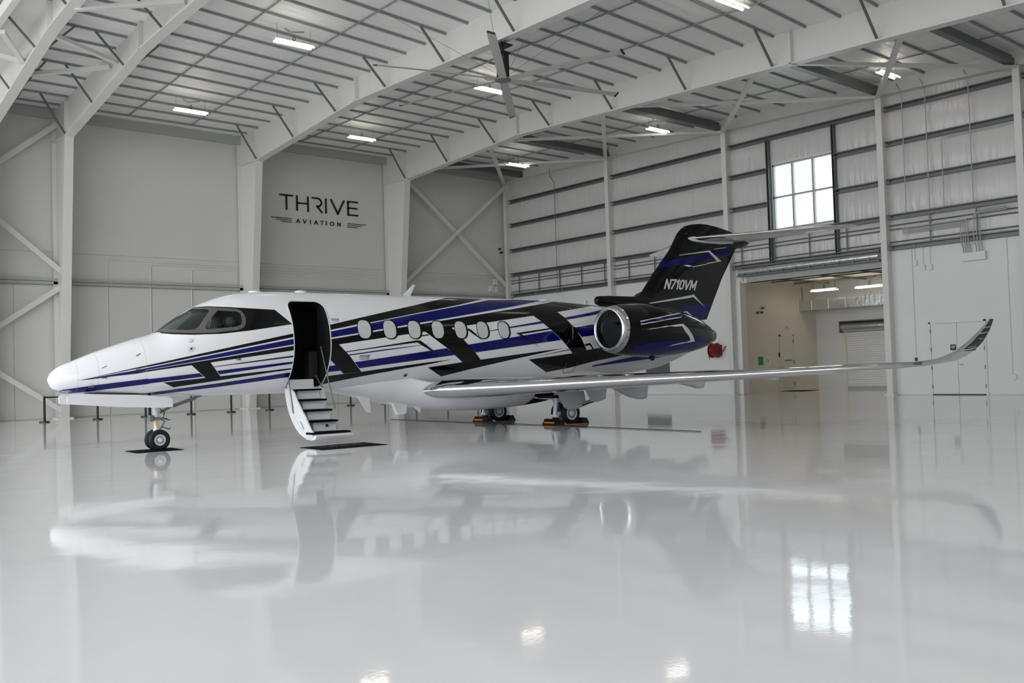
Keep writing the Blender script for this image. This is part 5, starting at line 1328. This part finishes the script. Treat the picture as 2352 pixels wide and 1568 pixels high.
LP = [(-19.72, -13.85, 11.42, 'hanging twin-tube lamp at upper left, left of the fan'), (-19.58, -5.2, 11.42, 'hanging twin-tube lamp nearest the far left column'),
      (-12.2, -5.2, 11.42, 'hanging twin-tube lamp above the lettering'), (-11.97, -13.66, 11.40, 'hanging twin-tube lamp right below the fan hub'),
      (-2.94, -13.68, 11.25, 'hanging twin-tube lamp above the tail, left of the window'), (-3.5, -5.25, 11.30, 'hanging twin-tube lamp in the far corner above the end wall'),
      (-2.3, -23.5, 11.12, 'hanging twin-tube lamp above the right side of the window'), (-11.3, -23.7, 11.42, 'hanging twin-tube lamp cut by the top edge of the picture'),
      (-19.7, -23.6, 11.6, 'hanging twin-tube lamp out of frame above, second row'), (-19.6, -32, 11.6, 'hanging twin-tube lamp out of frame above, first row left'),
      (-12, -32, 11.2, 'hanging twin-tube lamp out of frame above, first row middle'), (-3.5, -32, 10.6, 'hanging twin-tube lamp out of frame above, first row right')]
lamp0 = make_lamp()
for i, (x, y, z, lb) in enumerate(LP):
    o = lamp0 if i == 0 else copy_tree(lamp0)
    o.location = (x, y, z)
    tag(o, lb, 'lamp', 'hanging hangar lamps')
for i, (x, y, lb) in enumerate(((4.79, -16.44, 'left lamp under the side bay ceiling'), (5.22, -18.37, 'right lamp under the side bay ceiling'), (4.8, -21.6, 'first lamp added unseen behind the end wall to brighten the side bay'), (4.8, -23.4, 'second lamp added unseen behind the end wall to brighten the side bay'))):  # the hidden pair is added out of view to brighten the side bay
    o = copy_tree(lamp0); o.location = (x, y, 4.52); o.rotation_euler = (0, 0, math.radians(90)); tag(o, lb, 'lamp', 'side bay lamps')

# ---- ceiling fan
fan = empty('ceiling_fan', (-15.4, -18.5, 9.86)); tag(fan, 'large six-blade ceiling fan hanging on a black motor from the frame', 'fan')
for k in range(6):
    a = math.radians(46 + 60 * k)
    d = Vector((math.cos(a), math.sin(a), 0)); e = Vector((-math.sin(a), math.cos(a), 0))
    mb = MB(); rings = []
    for q, w, z in ((.22, .22, 0), (.5, .26, .0), (2.0, .26, .01), (3.9, .24, -.02)):
        c0 = d * q + Vector((0, 0, z)); tilt = e * math.cos(.2) + Vector((0, 0, -math.sin(.2)))
        nn = e * math.sin(.2) + Vector((0, 0, math.cos(.2)))
        rings.append([c0 - tilt * w / 2, c0 + nn * .03, c0 + tilt * w / 2, c0 - nn * .006])
    mb.loft(rings); b = mb.build('blade', M_FANBL, fan, smooth=30)
    mb = MB(); c0 = d * 3.92 - Vector((0, 0, .02)); mb.bar(c0 - e * .1 + Vector((0, 0, .035)), c0 + e * .1 - Vector((0, 0, .035)), .04, .05, d); mb.build('blade_tip', M_BLACK, b)
mb = MB(); mb.lathe([(-.06, .10), (-.02, .24), (.04, .24), (.06, .1)], (0, 0, 0), 'z', 24); mb.build('hub', M_DARKST, fan, smooth=40)
mb = MB(); mb.lathe([(.06, .14), (.62, .14), (.64, .05)], (0, 0, 0), 'z', 20); mb.build('motor', M_BLACK, fan, smooth=40)
for yy in (-.15, .15):
    mb = MB(); mb.box(-.1, .1, yy - .02, yy + .02, .06, .78); mb.build('motor_bracket', M_BLACK, fan)
mb = MB(); mb.box(-.17, .17, -.17, .17, .76, .80); mb.build('motor_plate', M_BLACK, fan)
mb = MB(); mb.tube([(0, 0, .78), (0, 0, 1.02)], .04, 10); mb.build('down_rod', M_BLACK, fan, smooth=40)
mb = MB(); mb.box(-.22, .22, -.22, .22, 1.0, 1.04); mb.build('mount_plate', M_BLACK, fan)
for p, q in (((-.2, .1, .2), (-2.6, 2.2, 2.1)), ((.2, .1, .2), (2.4, 1.8, 2.1)), ((-.2, -.1, .2), (-1.9, -1.6, 2.1)), ((.2, -.1, .2), (2.2, -2.0, 1.95))):
    mb = MB(); mb.tube([p, q], .006, 5); mb.build('guy_wire', M_GALV, fan)
mb = MB(); mb.tube([(0, -.1, 1.04), (.02, -.18, 1.4), (0, -.19, 2.05)], .015, 6); mb.build('power_cable', M_BLACK, fan, smooth=40)

# ---- rope barrier
XS = [-24.36, -22.58, -20.86, -19.12, -17.5, -15.86, -14.0, -12.05, -10.3, -8.6, -6.8, -5.0]
LB = ['leftmost black belt stanchion, below the nose cone', 'black belt stanchion behind the nose gear door', 'black belt stanchion behind the nose wheel strut', 'black belt stanchion right of the nose wheel', 'black belt stanchion midway between nose wheel and airstair',
      'black belt stanchion just left of the airstair', 'black belt stanchion hidden behind the airstair', 'black belt stanchion under the belly right of the airstair',
      'first black belt stanchion hidden behind the belly', 'second black belt stanchion hidden behind the belly', 'third black belt stanchion hidden behind the belly', 'fourth black belt stanchion hidden behind the belly']
def make_post():
    e = empty('belt_stanchion')
    mb = MB(); mb.lathe([(0, .175), (.045, .17), (.05, .05)], (0, 0, 0), 'z', 28); mb.build('base', M_BLACK, e, smooth=40)
    mb = MB(); mb.tube([(0, 0, .04), (0, 0, .86)], .04, 14); mb.build('post', M_BLACK, e, smooth=40)
    mb = MB(); mb.lathe([(.84, .038), (.92, .038), (.93, .01)], (0, 0, 0), 'z', 16); mb.build('cap', M_BLACK, e, smooth=40)
    return e
post0 = make_post()
for i, x in enumerate(XS):
    o = post0 if i == 0 else copy_tree(post0)
    o.location = (x, -3.45, 0)
    tag(o, LB[i], 'stanchion', 'belt stanchions along the back wall')
    if i < len(XS) - 1:
        mb = MB(); mb.box(.036, XS[i + 1] - x - .036, -.002, .002, .855, .905); mb.build('belt', M_BLACK, o)

# ---- mats, chocks, cord
def flat_mat(name, pts, label, th=.008):
    cx = sum(p[0] for p in pts) / len(pts); cy = sum(p[1] for p in pts) / len(pts)
    mb = MB(); mb.prism([(p[0] - cx, p[1] - cy) for p in pts], 2, 0, th)
    o = mb.build(name, M_BLKMAT); o.location = (cx, cy, .001); tag(o, label, 'mat'); return o
JM = Matrix.Translation((-26.5, -20.9, 0)) @ Matrix.Rotation(math.radians(-2), 4, 'Z')
def jw(s, t, z=0.0):
    return JM @ Vector((s, -t, z))
def jet_mat(name, s0, s1, t0, t1, label):
    c = jw((s0 + s1) / 2, (t0 + t1) / 2, .001)
    hs_, ht = (s1 - s0) / 2, (t1 - t0) / 2
    mb = MB(); mb.box(-hs_, hs_, -ht, ht, 0, .007)
    o = mb.build(name, M_BLKMAT); o.location = c; o.rotation_euler = (0, 0, math.radians(-2))
    tag(o, label, 'mat')
    return o
jet_mat('floor_mat', -.48, .40, -.30, .46, 'plain black floor mat under the nose wheels')
sm = jet_mat('floor_mat', 1.98, 3.33, 2.2, 3.14, 'black floor mat with faint lettering at the foot of the airstair')
tw, letters = stroke_quads('THrIVE', .3, .035, .25, 1.0)
mb = MB()
for ch, qs in letters:
    for q in qs:
        mb.add([(-tw / 2 * .62 + u * .62 + .0, -.05 + v, .0085) for u, v in q], [(0, 1, 2, 3)])
mb.build('mat_lettering', mat('grey_print', (120, 122, 122), rough=.7), sm, fix=False)

def chock(s, t, label, stripe=True):
    c = jw(s, t)
    e = empty('wheel_chock', c, math.radians(-2)); tag(e, label, 'chock', 'wheel chocks')
    mb = MB(); mb.prism([(-.12, .0), (.12, 0), (.045, .13), (-.035, .13)], 1, -.3, .3); mb.build('block', M_BLACK, e)
    if stripe:
        mb = MB(); mb.prism([(-.112, .028), (-.092, .062), (-.099, .067), (-.119, .033)], 1, -.14, .24); mb.build('orange_stripe', M_ORANGE, e)
    return e
for side, w in ((1, 'near'), (-1, 'far')):
    chock(8.92, 1.45 * side, 'black chock with orange stripe ahead of the %s main wheels' % w)
    chock(9.68, 1.45 * side, 'black chock behind the %s main wheels' % w, False)
mb = MB()
mb.tube([(0, 0, .008), (.25, -.12, .008), (.6, -.16, .008)], .004, 5)
o = mb.build('chock_rope', M_ORANGE, smooth=40); o.location = jw(8.98, 1.78); tag(o, 'thin orange rope lying beside the near main wheels', 'rope')
mb = MB(); mb.tube([(0, 5.7, .012), (-.03, 2, .012), (.03, -1, .012), (-.06, -5.7, .012)], .008, 6)
o = mb.build('floor_cable', M_BLACK, smooth=40); o.location = (-18.03, -21.75, 0); tag(o, 'long straight black cable on the floor ahead of the main wheels', 'cable')

# ---- hose reel
hr = empty('hose_reel', (-.04, -14.2, 1.6)); tag(hr, 'red hose reel mounted on the end wall below the tail', 'hose reel')
mb = MB(); mb.lathe([(-.12, .26), (.12, .26)], (-.3, 0, .32), 'y', 28); mb.build('hose', M_RED, hr, smooth=40)
for yy in (-.14, .13):
    mb = MB(); mb.lathe([(yy, .32), (yy + .02, .32)], (-.3, 0, .32), 'y', 28); mb.build('disc', M_RED, hr, smooth=40)
mb = MB(); mb.box(-.34, 0, -.03, .03, .28, .36); mb.box(-.03, 0, -.16, .16, .1, .55); mb.build('bracket', M_RED, hr)
mb = MB(); mb.tube([(-.3, .18, .5), (-.36, .27, .3), (-.36, .28, .05), (-.33, .26, -.05)], .018, 8); mb.build('nozzle', M_BLACK, hr, smooth=40)
mb = MB(); mb.tube([(-.2, -.16, .25), (-.1, -.3, .3), (-.04, -.38, .5)], .022, 8); mb.build('feed_hose', M_RED, hr, smooth=40)

# ---- double door in the end wall
dd = empty('door_1', (-.03, -24.42, 0)); struct(dd, 'white steel double door in the end wall below the wing tip')
mb = MB(); mb.box(-.05, .0, -.98, -.92, 0, 2.58); mb.box(-.05, 0, .92, .98, 0, 2.58); mb.box(-.05, 0, -.98, .98, 2.52, 2.58); mb.build('door_frame', M_PANEL, dd)
for sd in (-1, 1):
    mb = MB(); mb.box(-.035, -.004, min(sd * .008, sd * .908), max(sd * .008, sd * .908), .03, 2.508); lf = mb.build('door_leaf', M_PANEL, dd)
    for z in (.3, .95, 1.6, 2.25):
        mb = MB(); mb.box(-.06, -.03, sd * .92 - .015, sd * .92 + .015, z - .07, z + .07); mb.build('hinge', M_DARKST, lf)
mb = MB(); mb.box(-.05, 0, -.92, .92, .0, .028); mb.build('threshold', M_BLACK, dd)
mb = MB(); mb.tube([(-.04, -.08, 1.06), (-.1, -.08, 1.06), (-.1, -.2, 1.06)], .014, 8); mb.build('door_handle', M_GREYP, dd, smooth=40)
ds_ = empty('door_sign', (-.07, -24.28, 1.56)); tag(ds_, 'small black sign with white text on the left leaf of the double door', 'sign')
mb = MB(); mb.box(-.005, .0, -.1, .1, 0, .2); mb.build('plate', M_BLACK, ds_)
mb = MB()
for z, w_, n_ in ((.125, .15, 8), (.075, .10, 5)):       # two illegible lines of print
    for k in range(n_):
        y0 = w_ / 2 - k * w_ / n_
        mb.add([(-.007, y0, z), (-.007, y0 - w_ / n_ * .75, z), (-.007, y0 - w_ / n_ * .75, z + .03), (-.007, y0, z + .03)], [(0, 1, 2, 3)])
mb.build('sign_text', M_WSIGN, ds_, fix=False)

# ---- dark panel low on the end wall, wall boxes, conduits
mb = MB(); mb.box(-.06, 0, -.7, .7, 0, .55); o = mb.build('wall_louvre', M_DARKST)
o.location = (-.03, -10.7, 1.0)
tag(o, 'dark grey louvre on the end wall seen under the tail', 'louvre')
for k in range(7):
    mb = MB(); mb.bar((-.07, -.66, .06 + .07 * k), (-.07, .66, .06 + .07 * k), .03, .012, (1, 0, 1)); mb.build('slat', M_GALV, o)
def conduit(name, path, r, label, m=M_GREYP):
    mb = MB(); o0 = Vector(path[0]); mb.tube([p - o0 for p in bend(path, .16)], r, 6)
    o = mb.build(name, m, smooth=40); o.location = o0; tag(o, label, 'conduit', 'conduits on the end wall'); return o
def zr(y): return zp(0, y) - .5
conduit('conduit', [(-.25, -22.9, 6.6), (-.25, -22.9, zr(-22.9)), (-.6, -22.9, zr(-22.9) + .3)], .018, 'grey conduit on the end wall, first one right of the opening')
conduit('conduit', [(-.25, -23.76, 6.6), (-.25, -23.76, zr(-23.8)), (-.6, -23.76, zr(-23.8) + .3)], .018, 'grey conduit on the end wall, second one right of the opening')
conduit('conduit', [(-.31, -24.3, 6.6), (-.31, -24.3, 9.05), (-.31, -26.55, 9.05)], .018, 'grey conduit turning along the third girt right of the opening')
conduit('conduit', [(-.25, -25.27, 6.6), (-.25, -25.27, zr(-25.3)), (-.6, -25.27, zr(-25.3) + .3)], .018, 'grey conduit on the end wall left of the right edge column')
conduit('conduit', [(-.25, -4.3, 5.2), (-.25, -4.3, 11.0), (-.46, -4.2, 11.25), (-.46, -4.2, 11.7)], .016, 'thin dark conduit down the end wall right of the corner column', M_DARKST)
conduit('conduit', [(-.06, -2.4, 3.2), (-.06, -2.4, 5.6)], .014, 'short white conduit on the end wall above the jet, left one', M_PANEL)
conduit('conduit', [(-.06, -4.45, 3.2), (-.06, -4.45, 5.6)], .014, 'short white conduit on the end wall above the jet, right one', M_PANEL)
conduit('conduit', [(-.06, -22.93, 1.35), (-.06, -22.93, 5.3)], .014, 'thin conduit running down to the call button left of the double door', M_PANEL)
conduit('conduit', [(-.06, -26.2, .65), (-.06, -26.2, 5.3)], .014, 'thin conduit running down to the round outlet right of the double door', M_PANEL)
mb = MB(); mb.box(-.05, 0, -.04, .04, -.06, .06); o = mb.build('call_button', M_BLACK); o.location = (-.03, -22.93, 1.28); tag(o, 'small black call button on the white wall left of the double door', 'button')
mb = MB(); mb.lathe([(-.06, .09), (0, .1)], (0, 0, 0), 'x', 20); o = mb.build('round_outlet', M_PANEL, smooth=40); o.location = (-.03, -26.25, .6); tag(o, 'round white outlet box low on the wall right of the double door', 'outlet')
tb = empty('conduit_box', (-.03, -25.15, 4.62)); tag(tb, 'white wall box with a cluster of conduits entering it from above', 'junction box')
mb = MB(); mb.box(-.16, 0, -.4, .4, 0, .28); mb.build('box', M_PANEL, tb)
for k, yy in enumerate((-.3, -.2, -.1, .1, .18, .26, .34)):
    top = 1.7 if k < 3 else 1.6
    mb = MB(); mb.tube(bend([(-.1, yy, .28), (-.1, yy, .5), (-.25, yy, .62), (-.25, yy, top - .06 * k), (-.25, (-1.2 if k < 3 else 2.4), top - .06 * k)], .1), .018, 6); mb.build('conduit', M_GREYP, tb, smooth=40)
for i, (yy, zz) in enumerate(((-23.05, 4.75), (-23.35, 4.55), (-23.6, 4.55))):
    mb = MB(); mb.box(-.08, 0, -.07, .07, -.1, .1); mb.tube([(-.04, 0, .1), (-.04, 0, .75)], .012, 6)
    o = mb.build('junction_box', M_PANEL); o.location = (-.03, yy, zz); tag(o, 'small white junction box under the pipe rack, %s of three' % ('left', 'middle', 'right')[i], 'junction box', 'small junction boxes')
cm = empty('security_camera', (-.12, -15.0, 2.3)); tag(cm, 'small dark security camera on the end wall above the hose reel', 'camera')
mb = MB(); mb.box(-.1, .02, -.03, .03, -.03, .04); mb.build('camera_body', M_BLACK, cm)
mb = MB(); mb.box(.0, .1, -.015, .015, -.015, .015); mb.build('arm', M_BLACK, cm)

# ---- side bay contents
def on_left(name, x, z, w, h, m_, label, cat, d=.02):
    mb = MB(); mb.box(-w / 2, w / 2, -d, 0, 0, h); o = mb.build(name, m_); o.location = (x, AY1 - .002, z); tag(o, label, cat); return o
d2 = empty('door_2', (4.36, AY1 - .005, 0)); struct(d2, 'plain door in the side wall of the side bay')
mb = MB(); mb.box(-.5, .5, -.02, 0, .02, 2.5); mb.build('door_leaf', M_BEIGE, d2)
mb = MB(); mb.box(-.56, -.5, -.04, 0, 0, 2.58); mb.box(.5, .56, -.04, 0, 0, 2.58); mb.box(-.56, .56, -.04, 0, 2.5, 2.58); mb.build('door_frame', M_BEIGE, d2)
for z in (.25, 1.25, 2.2):
    mb = MB(); mb.box(.49, .53, -.06, -.02, z, z + .16); mb.build('hinge', M_DARKST, d2)
mb = MB(); mb.box(-.2, .35, -.045, -.02, 1.38, 1.43); mb.build('push_bar', A_LOGO, d2)
on_left('room_sign', 3.82, 1.56, .2, .2, M_BLACK, 'small black sign beside the side bay door', 'sign')
gs = on_left('green_sign', 2.32, 1.22, .34, .38, M_GREEN, 'green sign with a pale pictogram on the side bay wall', 'sign')
mb = MB(); mb.prism([(-.09, .2), (-.02, .2), (-.055, .31)], 1, -.026, -.02); mb.build('sign_symbol', mat('pale_green', (120, 190, 120), rough=.5), gs)
ns_ = on_left('wall_notice', 2.86, 1.2, .3, .42, M_WSIGN, 'white notice with a red mark on the side bay wall', 'notice', .01)
mb = MB(); mb.box(-.02, .02, -.014, -.01, .12, .3); mb.build('red_mark', M_RED, ns_)
mb = MB(); mb.lathe([(-.08, .1), (0, .1)], (0, 0, 0), 'y', 16); o = mb.build('wall_lamp', M_BEIGE, smooth=40); o.location = (4.45, AY1, 3.0); tag(o, 'round pale bell on the wall above the side bay door', 'bell')
cm2 = empty('wall_sensor', (2.15, AY1 - .04, 3.55)); tag(cm2, 'pair of small sensors high on the side bay wall', 'sensor')
for dx, dz in ((0, 0), (.3, .02), (.4, .22)):
    mb = MB(); mb.box(dx - .03, dx + .03, -.1, .03, dz - .05, dz + .05); mb.build('sensor', M_GALV, cm2)
mt_ = flat_mat('floor_mat', [(3.6, -14.75), (4.9, -14.75), (4.9, -15.9), (3.6, -15.9)], 'black mat in front of the side bay door')
# roll-up door in the back of the side bay
rd = empty('door_3', (AX1, -17.6, 0)); struct(rd, 'white roll-up door at the back of the side bay')
nsl = 24
for k in range(nsl):
    z0 = .1 + k * (2.62 - .1) / nsl; z1 = z0 + (2.62 - .1) / nsl
    mb = MB(); mb.prism([(-.06, z0 + .004), (-.075, z0 + .03), (-.075, z1 - .03), (-.06, z1 - .004), (-.04, z1), (-.04, z0)], 1, -1.38, 1.38); mb.build('slat', M_PANEL, rd)
mb = MB(); mb.box(-.1, -.02, -1.38, 1.38, .0, .1); mb.build('bottom_bar', M_GREYP, rd)
for sd in (-1, 1):
    mb = MB(); mb.box(-.12, 0, sd * 1.42 - .05, sd * 1.42 + .05, 0, 2.75); mb.build('guide', M_BEIGE, rd)
mb = MB(); mb.lathe([(-1.5, .22), (1.5, .22)], (-.24, 0, 2.86), 'y', 20); mb.build('hood', M_DUCT, rd, smooth=40)
mb = MB(); mb.box(-.46, 0, 1.44, 1.5, 2.6, 3.12); mb.box(-.46, 0, -1.5, -1.44, 2.6, 3.12); mb.box(-.46, 0, -1.5, 1.5, 3.08, 3.13); mb.build('hood_bracket', M_GALV, rd)
# duct
du = empty('air_duct', (AX1 - 1.1, -18.9, 3.70)); tag(du, 'silver sheet-metal air duct hung across the side bay', 'duct')
k = 0; y = 4.45
while y > -5.5:
    y1 = y - .85
    mb = MB(); mb.box(-.3, .3, y1 + .01, y, 0, .46); mb.build('duct_section', M_DUCT, du)
    mb = MB(); mb.box(-.33, .33, y1 - .012, y1 + .02, -.03, .49); mb.build('duct_joint', M_DUCT, du)
    if k % 2 == 0:
        mb = MB(); mb.box(-.31, -.29, y - .4, y - .37, .46, 1.1); mb.build('hanger', M_GALV, du)
    y = y1; k += 1
cm3 = empty('security_camera', (AX1 - .05, -18.0, 3.1)); tag(cm3, 'tiny camera on the back wall of the side bay under the duct', 'camera')
mb = MB(); mb.box(-.14, 0, -.05, .05, -.05, .05); mb.build('camera_body', M_BLACK, cm3)
for i, (xx, zz) in enumerate(((-.55, 8.0), (-.45, 7.8))):
    mb = MB(); mb.lathe([(-.12, .05), (0, .06)], (0, 0, 0), 'y', 14); o = mb.build('wall_sensor', M_BLACK, smooth=40); o.location = (xx, -.02, zz)
    tag(o, 'small dark sensor on the back wall beside the corner column, %s one' % ('upper', 'lower')[i], 'sensor')
